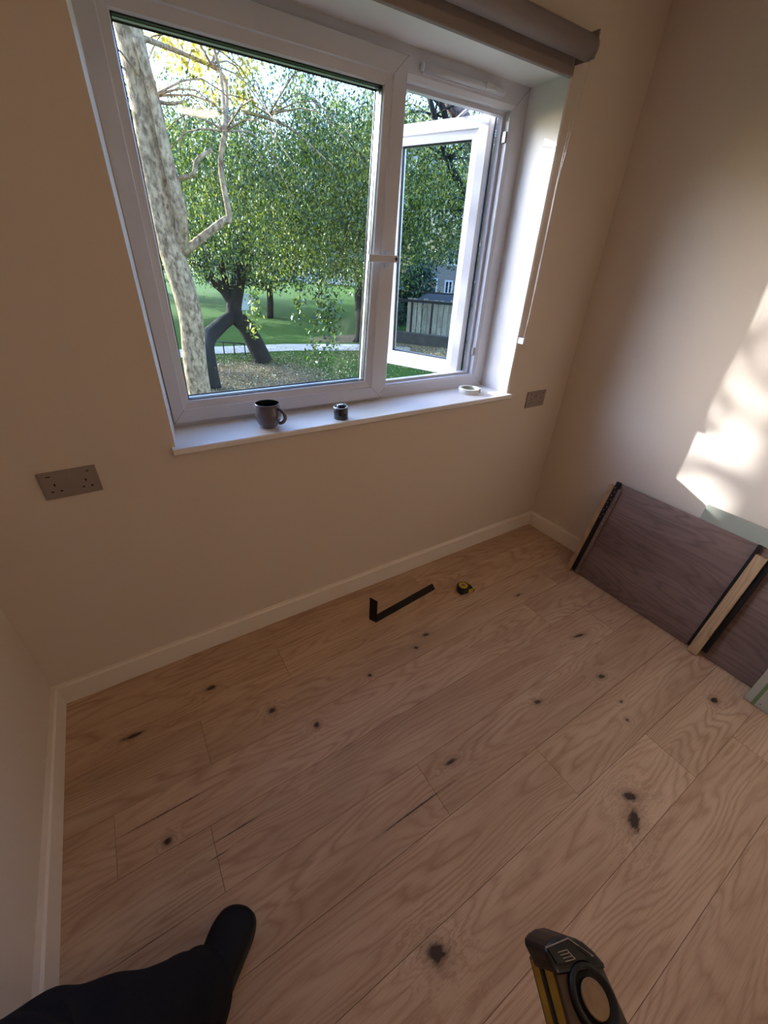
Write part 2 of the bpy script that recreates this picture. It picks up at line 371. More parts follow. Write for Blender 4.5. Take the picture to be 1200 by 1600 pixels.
sash = wpart(MB().ring(so, si, [(0, 0.186), (0, 0.169), (0.03, 0.165), (0.62, 0.165), (0.66, 0.170), (0.95, 0.176), (1.0, 0.182), (1.0, 0.193), (0, 0.193)]), 'sash', M['upvc'])
bpy.context.view_layer.update()
def lerpq(q, k): c = [sum(p[i] for p in q) / 4 for i in (0, 1)]; return [(c[0] + (p[0] - c[0]) * k, c[1] + (p[1] - c[1]) * k) for p in q]
def insetq(q, d):
    sg = [(1, 1), (-1, 1), (-1, -1), (1, -1)]; return [(p[0] + s[0] * d, p[1] + s[1] * d) for p, s in zip(q, sg)]
wpart(MB().ring(insetq(si, -0.01), insetq(si, 0.003), [(0, 0.1935), (1, 0.1845), (1, 0.199), (0, 0.199)]), 'gasket', M['gasket'], sash)
wpart(MB().ring(insetq(si, -0.012), insetq(si, 0.004), [(0, 0.203), (1, 0.203), (1, 0.218), (0, 0.218)]), 'spacer_bar', M['alu'], sash)
wpart(MB().ring(insetq(si, -0.012), insetq(si, 0.007), [(0, 0.2225), (1, 0.2225), (1, 0.226), (0, 0.226)]), 'outer_gasket', M['gasket'], sash)
def pane(q, y): return MB().add([(p[0], y, p[1]) for p in q], [(0, 1, 2, 3)])
wpart(pane(insetq(si, -0.008), 0.2005), 'glass_pane', M['glass'], sash, recalc=False)
wpart(pane(insetq(si, -0.008), 0.2205), 'glass_pane', M['glass'], sash, recalc=False)
def joint(mb_pts, y_, par):
    (a0, z0), (a1, z1) = mb_pts; dx_, dz_ = a1 - a0, z1 - z0; l_ = math.hypot(dx_, dz_); px_, pz_ = -dz_ / l_ * .0006, dx_ / l_ * .0006
    wpart(MB().prism([(a0 - px_, y_, z0 - pz_), (a1 - px_, y_, z1 - pz_), (a1 + px_, y_, z1 + pz_), (a0 + px_, y_, z0 + pz_)], (0, .002, 0)), 'mitre_joint', JM, par)
JM = plain('mitre_seam', (120, 118, 120), .6)  # darker grey of the seams where frame pieces meet
for (o_, i_) in zip(so, si): joint((o_, (o_[0] + (i_[0] - o_[0]) * .62, o_[1] + (i_[1] - o_[1]) * .62)), 0.1645, sash)
for (o_, i_) in list(zip(ro, ri))[:3]: joint((o_, (o_[0] + (i_[0] - o_[0]) * .82, o_[1] + (i_[1] - o_[1]) * .82)), 0.1855, None)
# handle on the closed sash's right stile
hb = MB(); hb.box(1.505, 1.529, 0.152, 0.166, 1.472, 1.532)
h = wpart(hb, 'handle', M['upvc'], sash, bevel=0.005)
hb = MB(); hb.tube([(1.517, 0.158, 1.503), (1.517, 0.128, 1.503)], 0.010)
hb.box(1.405, 1.537, 0.112, 0.134, 1.4925, 1.5165)
o = wpart(hb, 'handle', M['upvc'], sash, bevel=0.004)
wpart(MB().lathe([(0, 0), (0.006, 0), (0.006, 0.002), (0, 0.002)], (1.527, 0.1125, 1.5045), 14, (0, -1, 0)), 'key_hole', M['gasket'], sash)
# open casement, hinged on its right, swung outwards 66 degrees
ch = Vector((2.042, 0.255, 0)); u = Vector((-0.40, 0.917, 0)).normalized(); n = Vector((-u.y, u.x, 0))   # n points to the room side
if n.y > 0: n = -n
CW_, zb_, zt2 = 0.495, 0.985, 2.021
def cring(prof, d0, d1):
    """casement ring: d insets, y = depth away from the room face"""
    vs = []; m = len(prof)
    for t, y in prof:
        d = d0 + (d1 - d0) * t
        for a, z in ((d, zb_ + d), (CW_ - d, zb_ + d), (CW_ - d, zt2 - d), (d, zt2 - d)):
            p = ch + u * a - n * y; vs.append((p.x, p.y, z))
    fs = [(i * 4 + k, i * 4 + (k + 1) % 4, ((i + 1) % m) * 4 + (k + 1) % 4, ((i + 1) % m) * 4 + k) for i in range(m) for k in range(4)]
    return MB().add(vs, fs)
cas = wpart(cring([(0.0, 0.0), (0.55, 0.0), (0.62, 0.006), (1.0, 0.012), (1.0, 0.024), (1.0, 0.046), (0.8, 0.056), (0.0, 0.06)], 0, 0.072), 'casement', M['upvc'])
bpy.context.view_layer.update()
wpart(cring([(0, 0.022), (1, 0.0195), (1, 0.030), (0, 0.030)], 0.066, 0.0755), 'gasket', M['gasket'], cas)
wpart(cring([(0, 0.032), (1, 0.032), (1, 0.042), (0, 0.042)], 0.066, 0.077), 'spacer_bar', M['alu'], cas)
wpart(cring([(0, 0.056), (0.5, 0.061), (1, 0.061), (1, 0.066), (0, 0.066)], -0.006, 0.006), 'seal', M['gasket'], cas)
for dy in (0.030, 0.0425):
    p = [ch + u * a - n * dy for a in (0.07, CW_ - 0.07)]
    wpart(MB().add([(p[0].x, p[0].y, zb_ + .07), (p[1].x, p[1].y, zb_ + .07), (p[1].x, p[1].y, zt2 - .07), (p[0].x, p[0].y, zt2 - .07)], [(0, 1, 2, 3)]), 'glass_pane', M['glass'], cas, recalc=False)
for zz in (zb_ - 0.006, zt2 + 0.002):                # friction stays
    mb = MB(); p0 = Vector((1.93, 0.235, zz)); p1 = ch + u * 0.16 - n * 0.03; p1.z = zz
    d = (p1 - p0); w_ = Vector((-d.y, d.x, 0)).normalized() * 0.016
    mb.obox(p0 - w_ / 2, d, w_, (0, 0, 0.004)); mb.obox((1.80, 0.226, zz - 0.002), (0.29, 0, 0), (0, 0.018, 0), (0, 0, 0.003))
    wpart(mb, 'friction_stay', M['steel'])
for zz in (1.10, 1.93):                             # keeps on the frame's right rebate
    wpart(MB().box(2.088, 2.0995, 0.198, 0.216, zz, zz + 0.035), 'lock_keep', M['steel'], bevel=0.001)
# trickle vent over the open light
mb = MB(); mb.tube([(1.640, 0.178, 2.061), (2.020, 0.178, 2.061)], 0.0115, 14); mb.lathe([(0, -0.0115), (0.008, -0.009), (0.0115, 0)], (1.640, 0.178, 2.061), 14, (1, 0, 0)); mb.lathe([(0.0115, 0), (0.008, 0.009), (0, 0.0115)], (2.020, 0.178, 2.061), 14, (1, 0, 0))
mb.box(1.642, 2.018, 0.178, 0.187, 2.046, 2.076)
tv = wpart(mb, 'trickle_vent', M['upvc']); bpy.context.view_layer.update()
wpart(MB().box(1.925, 1.975, 0.162, 0.176, 2.054, 2.071), 'vent_slider', M['upvc'], tv, bevel=0.003)

# ================================================================ ROLLER BLIND
bl = tag(empty('roller_blind', (1.39, -0.04, 2.17)), 'rolled up grey roller blind over the window with a white bead chain', 'blind')
tz, ty, tr = 2.158, -0.050, 0.033
local(MB().lathe([(0, 0), (tr, 0), (tr, 1.665), (0, 1.665)], (0.515, ty, tz), 36, (1, 0, 0)).build('fabric_roll', M['blind']), bl)
local(MB().box(0.505, 0.511, -0.080, 0, 2.125, 2.196).build('bracket', M['blind']), bl)
mb = MB(); mb.box(2.180, 2.186, -0.080, 0.0, 2.125, 2.196); mb.lathe([(0, 0), (0.030, 0), (0.032, 0.003), (0.032, 0.012), (0.024, 0.016), (0, 0.016)], (2.182, ty, tz), 28, (1, 0, 0))
local(mb.build('bracket', M['blind']), bl)
mb = MB(); mb.box(0.53, 2.150, -0.0225, -0.0205, 2.095, 2.165)
local(mb.build('hanging_fabric', M['blind']), bl)
local(MB().box(0.53, 2.152, -0.031, -0.013, 2.083, 2.113).build('bottom_bar', M['blind'], bevel=0.005), bl)
# bead chain: two strands meeting low down
def strand(pts, step):
    out = []; d = 0.0
    for a, c in zip(pts[:-1], pts[1:]):
        a, c = Vector(a), Vector(c); L = (c - a).length; t = -d
        while t + step <= L: t += step; out.append(a.lerp(c, t / L))
        d = L - t
    return out
tp = 2.135
sA = [(2.190, -0.062, tp), (2.181, -0.036, 1.79), (2.187, -0.033, 1.45), (2.186, -0.031, 1.30), (2.180, -0.030, 1.205)]
sB = [(2.190, -0.034, tp), (2.187, -0.028, 1.79), (2.190, -0.026, 1.45), (2.191, -0.026, 1.30), (2.188, -0.026, 1.21)]
mb = MB()
for s_ in (sA, sB):
    mb.tube(s_, 0.0008, 5)
    for p in strand(s_, 0.0062):
        q = 0.0023; mb.add([p + Vector(k) * q for k in ((1, 0, 0), (0, 1, 0), (-1, 0, 0), (0, -1, 0), (0, 0, 1), (0, 0, -1))], [(0, 1, 4), (1, 2, 4), (2, 3, 4), (3, 0, 4), (1, 0, 5), (2, 1, 5), (3, 2, 5), (0, 3, 5)], True)
cobj = local(mb.build('bead_chain', M['bead'], recalc=False), bl); cobj['kind'] = 'stuff'
mb = MB(); mb.box(2.176, 2.192, -0.036, 0.0, 1.185, 1.212)
local(mb.build('chain_clip', M['upvc'], bevel=0.003), bl)

# ================================================================ SOCKETS
def socket(x, z, label):
    o = tag(empty('power_socket', (x, 0, z)), label, 'socket', None)
    def pt(mb, name, mat, bev=0): q = mb.build(name, mat, bevel=bev); q.parent = o; return q
    pt(MB().box(0, .146, -.008, -.0002, 0, .086), 'faceplate', M['socket'], .0022)
    for sx in (.062, .079): pt(MB().prism([(sx - .0065, -.0082, .054), (sx - .0065, -.0125, .056), (sx - .0065, -.0088, .076)], (.013, 0, 0)), 'rocker_switch', M['socket'])
    for cx in (.034, .112):
        dx = 0
        pt(MB().box(cx - .002, cx + .002, -.0084, -.007, .041, .049), 'earth_hole', M['black'])
        for s_ in (-1, 1): pt(MB().box(cx + s_ * .011 - .0032, cx + s_ * .011 + .0032, -.0084, -.007, .0215, .0255), 'pin_hole', M['black'])
    pt(MB().box(.020, .032, -.0084, -.007, .0715, .0745), 'indicator_slot', M['black'])
    pt(MB().box(.120, .127, -.0084, -.007, .0715, .0745), 'indicator_slot', M['black'])
    return o
socket(0.2275, 0.8425, 'grey metal double wall socket below left of the window, larger in view')
socket(2.3381, 0.8443, 'grey metal double wall socket between window and right corner, smaller in view')

# ================================================================ THINGS ON THE SILL
ZS_ = 0.9438
mug = tag(empty('mug', (0.944, 0.050, ZS_)), 'dark grey round bellied glazed mug on the window sill', 'mug')
outer = [(0, 0), (.024, 0), (.028, .003), (.038, .016), (.0445, .034), (.046, .052), (.0435, .070), (.0405, .084), (.0415, .0865), (.0385, .0865)]
inner = [(.0378, .083), (.041, .068), (.042, .050), (.038, .028), (.026, .012), (0, .008)]
mb = MB().lathe(outer[:-1] + [(.0398, .0875)], n=40); q = mb.build('body', M['mug']); q.parent = mug
mb = MB().lathe([(.0398, .0875)] + inner, n=40); q = mb.build('inside', M['mugin'], recalc=False); q.parent = mug
hd = Vector((0.62, -0.785, 0)); pts = []
for i in range(13):
    a = math.radians(-78 + 156 * i / 12); pts.append(hd * (.038 + .031 * math.cos(a)) + Vector((0, 0, .046 + .027 * math.sin(a))))
q = MB().tube(pts, [.0062] * 13, 12).build('handle', M['mug']); q.parent = mug
tin = tag(empty('tin', (1.232, 0.018, ZS_)), 'small black lidded tin on the window sill right of the mug', 'container')
q = MB().lathe([(0, 0), (.027, 0), (.029, .002), (.029, .045), (.027, .047), (0, .047)], n=36).build('body', M['tinblack']); q.parent = tin
q = MB().lathe([(.0265, .0455), (.0297, .0455), (.0303, .047), (.0297, .0492), (.0265, .0492)], n=36, close=True).build('rim', M['steel']); q.parent = tin
q = MB().lathe([(0, .047), (.019, .047), (.019, .054), (.016, .057), (0, .057)], (0.004, .004, 0), n=24).build('lid_knob', M['tinblack']); q.parent = tin
for i in range(4):
    q = MB().box(-.008 + i * .005, -.0055 + i * .005, -.004, .006, .0572, .0578).build('white_mark', M['bead']); q.parent = tin
mt = tag(empty('masking_tape_roll', (1.995, 0.092, ZS_)), 'white roll of masking tape lying on the right end of the window sill', 'tape')
q = MB().lathe([(.040, 0), (.052, 0), (.052, .024), (.040, .024)], n=48, close=True, flat=False).build('tape', M['tapepaper'], smooth=False); q.parent = mt
q = MB().lathe([(.037, .0005), (.0398, .0005), (.0398, .0235), (.037, .0235)], n=48, close=True).build('core', M['mdf'], smooth=False); q.parent = mt
q = MB().add([(.050, -.016, .0), (.053, -.030, .0005), (.053, -.030, .0235), (.050, -.016, .024)], [(0, 1, 2, 3)]).build('loose_end', M['tapepaper'], recalc=False); q.parent = mt

mug.scale = (1.06, 1.06, 1.03)
# ================================================================ FLOOR THINGS
# black angle bracket: long leg flat on the floor, short leg upright
A0 = Vector((1.2475, -0.2255, 0.0)); A1 = Vector((1.266, -0.262, 0.0)); T1 = Vector((1.664, -0.219, 0.0)); T0 = Vector((1.679, -0.176, 0.0))
br = tag(empty('angle_bracket', (1.26, -0.24, 0)), 'flat black steel angle bracket lying on the oak floor with its short leg upright', 'bracket')
up = (0, 0, 0.004)
local(MB().prism([A0, A1, T1, T0], up).build('long_leg', M['blackmetal'], bevel=.0008), br)
hh = 0.143; din = (T1 - A1).normalized() * 0.004
local(MB().prism([A0, A1, A1 + Vector((0, 0, hh - .004)), A0 + Vector((0, 0, hh))], din).build('short_leg', M['blackmetal'], bevel=.0008), br)
# tape measure
tm = tag(empty('tape_measure', (1.795, -0.300, 0)), 'small yellow and black tape measure lying on the oak floor', 'tape measure')
ang = math.radians(-8); tm.rotation_euler = (0, 0, ang)
out = [(-.036, -.020), (-.030, -.032), (.034, -.032), (.037, -.026), (.037, -.010), (.024, .024), (.008, .034), (-.016, .034), (-.032, .022), (-.037, .002)]
q = MB().prism([(x, y, .001) for x, y in out], (0, 0, .033)).build('case', M['blackplastic'], bevel=.004); q.parent = tm
q = MB().lathe([(0, .034), (.0235, .034), (.025, .0345), (.023, .0368), (.014, .037), (.013, .0362), (0, .0362)], (-.004, .003, 0), 32).build('yellow_disc', M['yellow']); q.parent = tm
q = MB().lathe([(0, .0362), (.011, .0362), (.011, .0374), (0, .0374)], (-.004, .003, 0), 24).build('badge', M['disc']); q.parent = tm
q = MB().prism([(.010, -.0335, .004), (.040, -.0335, .004), (.040, -.0335, .030), (.010, -.0335, .030)], (0, .004, 0)).build('mouth', M['yellow']); q.parent = tm
q = MB().box(.036, .048, -.034, -.028, .004, .022).build('end_hook', M['steel'], bevel=.0008); q.parent = tm
q = MB().box(.0355, .0385, -.028, -.006, .006, .028).build('lock_button', M['yellow'], bevel=.0008); q.parent = tm

# ================================================================ WALNUT UNIT LEANING AGAINST THE RIGHT WALL
PX0, PX1, PZ = 2.475, 2.617, 0.545
lean = (Vector((PX1 - PX0, 0, PZ))).normalized(); LL = math.hypot(PX1 - PX0, PZ); nrm = Vector((-lean.z, 0, lean.x))  # towards the room
def onp(s_, t, d=0.0): return Vector((PX0, -s_, 0.0)) + lean * t + nrm * d     # s = distance from the back wall, t up the slope, d proud
un = tag(empty('walnut_unit', (PX0, -1.0, 0)), 'dark walnut panelled unit with oak edged uprights leaning against the right wall', 'furniture')
def slab(s0, s1, t0, t1, d0, d1, name, mat, parent=un, bevel=0.0006):
    a = onp(s0, t0, d0); q = MB().obox((0, 0, 0), (0, -(s1 - s0), 0), lean * (t1 - t0), nrm * (d1 - d0)).build(name, mat, bevel=bevel); q.location = a
    return local(q, parent) if parent is un else q
slab(0.486, 1.128, 0.006, LL, -0.018, 0.0, 'back_panel', M['walnut'])
slab(1.128, 1.62, 0.006, LL, -0.018, -0.0005, 'back_panel', M['walnut'])
# left upright: oak edge, perforated black strip, walnut inner lip
slab(0.462, 0.4855, 0.0, LL - 0.022, -0.018, 0.020, 'upright', M['oakstrip'])
st = slab(0.4866, 0.509, 0.015, LL + 0.006, 0.0003, 0.016, 'metal_strip', M['blackmetal'])
slab(0.5095, 0.528, 0.010, LL - 0.030, 0.0003, 0.012, 'inner_lip', M['walnut'])
bpy.context.view_layer.update()
for i in range(9):
    mb = MB().lathe([(0, 0), (.0032, 0), (.0032, .001), (0, .001)], (0, 0, 0), 10, nrm); q = mb.build('screw', M['steel']); q.location = onp(0.494 + (i % 2) * .008, 0.36 + i * 0.022, 0.0157)
    q.parent = st; q.matrix_parent_inverse = st.matrix_world.inverted()
# middle upright
slab(1.136, 1.178, -0.001, LL - 0.035, 0.0003, 0.030, 'upright', M['oakstrip'])
slab(1.122, 1.1352, 0.016, LL + 0.004, 0.0003, 0.014, 'metal_strip', M['blackmetal'])
slab(1.1788, 1.200, 0.030, LL - 0.02, 0.0003, 0.020, 'metal_strip', M['blackmetal'])
# board between the unit and the wall
bd = tag(MB().obox((0, 0, 0), (0, -0.70, 0), (0.048, 0, 0.612), (-0.012, 0, 0.0009)).build('green_grey_board', M['mdf'], bevel=.0008), 'pale green grey board standing behind the walnut unit against the wall', 'board')
bd.location = (2.5985, -0.886, 0.001)
# pale board in front at the right edge
pb = tag(empty('pale_board', (2.39, -1.39, 0)), 'pale board with a green painted stripe in front of the walnut unit', 'board')
pd = Vector((0.075, 0, 0.56)); pe = Vector((-0.99, 0, .13)).normalized()
q = MB().obox((2.405, -1.389, 0.0022), (0, -0.34, 0), pd, pe * 0.018).build('board', M['palepaint'], bevel=.0008); local(q, pb)
q = MB().obox(Vector((2.405, -1.415, 0.0024)) + pe * .0181, (0, -0.012, 0), pd * .99, pe * 0.0006).build('green_stripe', M['green']); local(q, pb)
for k in range(8):
    q = MB().lathe([(0, 0), (.0022, 0), (.0022, .0006), (0, .0006)], Vector((2.405, -1.44 - (k % 2) * .012, 0.0)) + pd * (.04 + k * .06) + pe * .0181, 8, pe).build('screw_hole', M['black']); local(q, pb)

# ================================================================ HAND TOOL at the bottom edge (its far end is in view)
def atr(u_, v_, d): rr = ray(u_, v_); return CAM + rr.normalized() * d
TA, TBp, TC = atr(870, 1522, .60), atr(943, 1512, .635), atr(829, 1506, .645)
UA, UB, UC = atr(891, 1600, .595), atr(982, 1600, .635), atr(853, 1600, .64)
tl = tag(empty('hand_tool', TA), 'worn black and yellow hand tool with a grimy round hub at the bottom edge', 'tool')
def tp_(a, b_, c):                                   # a across the broad face, b into the side, c along the body
    f_ = min(c, 1.6); ea, eb = TBp - TA, TC - TA; fa, fb = UB - UA, UC - UA
    return TA + (UA - TA) * c + (ea + (fa - ea) * f_) * a + (eb + (fb - eb) * f_) * b_
nf = (TC - TA).normalized(); nf = -(nf - (TBp - TA).normalized() * nf.dot((TBp - TA).normalized())).normalized()   # out of the broad face
def thex(a0, a1, b0, b1, cs, name, mat, bev=.001, out=0.0, par=None):
    vs = []
    for c in cs:
        for a_, b_ in ((a0, b0), (a1, b0), (a1, b1), (a0, b1)): vs.append(tp_(a_, b_, c) + nf * out)
    m = len(cs); fs = [(i * 4 + k, i * 4 + (k + 1) % 4, i * 4 + 4 + (k + 1) % 4, i * 4 + 4 + k) for i in range(m - 1) for k in range(4)] + [(3, 2, 1, 0), tuple((m - 1) * 4 + k for k in range(4))]
    return local(MB().add(vs, fs).build(name, mat, bevel=bev), tl)
LC = (TA.z - .003) / max(.05, (TA - UA).z) * .93
thex(0, 1, 0, 1, (-.15, 1.6, LC), 'body', M['grime'], .0015)
thex(-.016, .004, .12, .42, (-.1, 1.6, LC - .1), 'yellow_strip', M['yellowworn'], .0003)
thex(-.018, .003, .46, .54, (-.1, 1.6, LC - .1), 'black_groove', M['black'], 0)
thex(-.016, .004, .64, .90, (-.1, 1.6, LC - .1), 'worn_edge', M['yellowworn'], .0003)
capp = [(-.02, .03), (-.08, -.28), (-.15, -.54), (-.11, -.66), (.0, -.75), (.2, -.81), (.42, -.80), (.60, -.68), (.66, -.66), (.78, -.56), (.93, -.34), (1.04, -.10), (1.03, .02)]
n_c = len(capp); va = [tp_(a_, -.05, c) for a_, c in capp] + [tp_(a_, .80, c * .88 + .02) for a_, c in capp]
fc = [tuple(reversed(range(n_c))), tuple(range(n_c, 2 * n_c))] + [(i, (i + 1) % n_c, n_c + (i + 1) % n_c, n_c + i) for i in range(n_c)]
local(MB().add(va, fc).build('end_cap', M['blackplastic'], bevel=.004, seg=3), tl)
def tplate(poly, b0, b1, name, mat):
    k_ = len(poly); va = [tp_(a_, b0, c) for a_, c in poly] + [tp_(a_, b1, c) for a_, c in poly]
    local(MB().add(va, [tuple(reversed(range(k_))), tuple(range(k_, 2 * k_))] + [(i, (i + 1) % k_, k_ + (i + 1) % k_, k_ + i) for i in range(k_)]).build(name, mat), tl)
tplate([(.03, -.24), (-.09, -.62), (.42, -.70), (.80, -.24)], -.085, -.04, 'label_panel', M['rubber'])
for k in range(4): tplate([(.10 + k * .035, -.50 + k * .075), (.30 + k * .035, -.515 + k * .075), (.30 + k * .035, -.495 + k * .075), (.10 + k * .035, -.48 + k * .075)], -.092, -.08, 'printed_bar', M['socket'])
tplate([(.30, -.515), (.32, -.515), (.44, -.28), (.41, -.275)], -.092, -.08, 'printed_bar', M['socket'])
tplate([(-.12, -.655), (.42, -.735), (.42, -.715), (-.12, -.635)], -.08, -.045, 'printed_line', M['socket'])
tplate([(.42, -.735), (.45, -.735), (.86, -.27), (.82, -.26)], -.08, -.045, 'printed_line', M['socket'])
tplate([(.55, -.50), (.62, -.52), (.80, -.30), (.72, -.29)], -.10, -.045, 'latch', M['blackmetal'])
fa_, fb_ = (tp_(1, 0, .5) - tp_(0, 0, .5)), (tp_(0, 0, 1) - tp_(0, 0, 0)); fn = fa_.cross(fb_).normalized()
if fn.dot(CAM - TA) < 0: fn = -fn
_r = ray(927, 1562); hub = CAM + _r * ((tp_(.5, 0, .5) - CAM).dot(fn) / _r.dot(fn))
local(MB().lathe([(.0, 0), (.0245, 0), (.0245, .003), (.0222, .0045), (.0200, .0045), (.0185, .001), (0, .001)], hub, 40, fn).build('hub_ring', M['blackmetal']), tl)
local(MB().lathe([(0, .001), (.0135, .001), (.0135, .0035), (.0125, .0042), (.009, .0034), (.0065, .0042), (0, .0042)], hub, 36, fn).build('hub_disc', M['disc']), tl)

# ================================================================ PERSON (only one leg and shoe in view)
pr = tag(empty('person', (0.3, -1.1, 0)), 'person at the lower left, only one black trouser leg and black shoe in view', 'person')
def loft(rings, cap=True, n=None):
    n = len(rings[0]); vs = [p for rg in rings for p in rg]; m = len(rings)
    fs = [(i * n + k, i * n + (k + 1) % n, (i + 1) * n + (k + 1) % n, (i + 1) * n + k) for i in range(m - 1) for k in range(n)]
    fs += [tuple(reversed(range(n))), tuple((m - 1) * n + k for k in range(n))]
    return MB().add(vs, fs, True)
def catmull(P, k=6):
    out = []; P = [P[0]] + P + [P[-1]]
    for i in range(1, len(P) - 2):
        for j in range(k):
            t = j / k; a, b_, c, d = P[i - 1:i + 3]
            out.append(tuple(0.5 * ((2 * b_[q]) + (-a[q] + c[q]) * t + (2 * a[q] - 5 * b_[q] + 4 * c[q] - d[q]) * t * t + (-a[q] + 3 * b_[q] - 3 * c[q] + d[q]) * t ** 3) for q in range(len(b_))))
    out.append(tuple(P[-2])); return out
# shoe: stations from heel to toe  (along, halfwidth-left, halfwidth-right, height)
heel = Vector((0.222, -1.175, 0)); toe = Vector((0.431, -0.950, 0)); fd = (toe - heel).normalized(); fs_ = Vector((fd.y, -fd.x, 0)); FL = (toe - heel).length
stn = [(0.0, .022, .022, .060), (.03, .034, .034, .092), (.08, .038, .036, .100), (.14, .038, .038, .092), (.19, .044, .042, .072), (.235, .047, .046, .056), (.265, .040, .042, .046), (.282, .026, .030, .036), (.290, .010, .012, .022)]
stn = catmull([(a * FL / .29, l * 1.18, r_ * 1.1, h_) for a, l, r_, h_ in stn], 4)
rings = []; srings = []
for a, l, r_, h_ in stn:
    c = heel + fd * a; rg = []; sr = []
    for k in range(20):
        th = 2 * math.pi * k / 20; cx_, sx_ = math.cos(th), math.sin(th)
        wd = r_ if cx_ > 0 else l
        rg.append(c + fs_ * (math.copysign(abs(cx_) ** .8, cx_) * wd) + Vector((0, 0, 0.014 + max(0, (h_ - .014)) * (0.5 + 0.5 * math.copysign(abs(sx_) ** .9, sx_)))))
        sr.append(c + fs_ * (math.copysign(abs(cx_) ** .6, cx_) * (wd + .004)) + Vector((0, 0, .0005 + .0175 * (0.5 + 0.5 * math.copysign(abs(sx_) ** .5, sx_)))))
    rings.append(rg); srings.append(sr)
shoe = local(loft(rings).build('shoe', M['shoe']), pr); bpy.context.view_layer.update()
q = loft(srings).build('sole', M['rubber']); q.parent = shoe; q.matrix_parent_inverse = shoe.matrix_world.inverted()
def shoept(a, w_, z_): return heel + fd * a + fs_ * w_ + Vector((0, 0, z_))
for i in range(4):
    a = .150 + i * .018
    q = MB().tube([shoept(a, -.02, .083 - i * .008), shoept(a + .004, 0, .093 - i * .0085), shoept(a, .02, .083 - i * .008)], .003, 8).build('lace', M['rubber']); q.parent = shoe; q.matrix_parent_inverse = shoe.matrix_world.inverted()
# trouser leg from the hem up over the knee and back to the hip, with folds
path = catmull([(.290, -1.066, .045, .088), (.276, -1.078, .12, .085), (.228, -1.100, .26, .080), (.165, -1.105, .38, .080), (.118, -1.118, .46, .086), (.130, -1.19, .53, .098), (.20, -1.36, .58, .104), (.30, -1.58, .64, .112), (.40, -1.80, .72, .12)], 8)
rg_all = []; upv = None; nn = 40
for i, (x, y, z, rd) in enumerate(path):
    p = Vector((x, y, z)); p2 = Vector(path[min(i + 1, len(path) - 1)][:3]); p1 = Vector(path[max(i - 1, 0)][:3]); t = (p2 - p1).normalized()
    upv = t.orthogonal().normalized() if upv is None else (upv - t * upv.dot(t)).normalized(); sv = t.cross(upv); rg = []
    for k in range(nn):
        a = 2 * math.pi * k / nn
        f = 1 + .05 * math.sin(3 * a + i * .35) * math.sin(i * .4) + .02 * math.sin(i * .9 + 2 * a) + .012 * math.sin(5 * a - i * .3)
        v_ = p + (upv * math.cos(a) + sv * math.sin(a)) * rd * f
        v_.x = max(v_.x, 0.024); rg.append(v_)
    rg_all.append(rg)
local(loft(rg_all).build('trouser_leg', M['trouser']), pr)

# ================================================================ PENDANT LAMP (above and behind the frame; it shows as a reflection in the glass)
lp = tag(empty('pendant_lamp', (1.15, -1.00, H)), 'amber dome shade pendant lamp hanging over the floor', 'lamp')
local(MB().tube([(1.15, -1.0, H), (1.15, -1.0, 2.30)], .003, 8).build('cord', M['black']), lp)
local(MB().lathe([(.02, 2.31), (.06, 2.30), (.13, 2.26), (.175, 2.20), (.19, 2.13), (.186, 2.13), (.17, 2.20), (.125, 2.255), (.02, 2.30)], (1.15, -1.0, 0), 40, close=True).build('lamp_shade', M['shade']), lp)
local(MB().lathe([(0, 2.16), (.02, 2.165), (.03, 2.19), (.02, 2.23), (.012, 2.25), (0, 2.25)], (1.15, -1.0, 0), 20).build('bulb', emit('bulb_glow', (255, 214, 160), 3)), lp)
cl = tag(empty('fill_fixture', (1.5, -2.4, H)), 'added round fill light on the ceiling behind the viewer, unseen', 'lamp')  # made-up fixture, added to fill the room with warm light
local(MB().lathe([(0, -.001), (.17, -.001), (.17, -.03), (.16, -.045), (0, -.045)], (1.5, -2.4, H), 32).build('housing', M['white']), cl)
ad = bpy.data.lights.new('fill_lamp', 'AREA'); ad.shape = 'DISK'; ad.size = 0.3; ad.energy = 5.5; ad.color = (1.0, 0.72, 0.52)
ao = bpy.data.objects.new('fill_lamp', ad); COL.objects.link(ao); local(ao, cl); ao.location = (1.5, -2.4, H - 0.05)

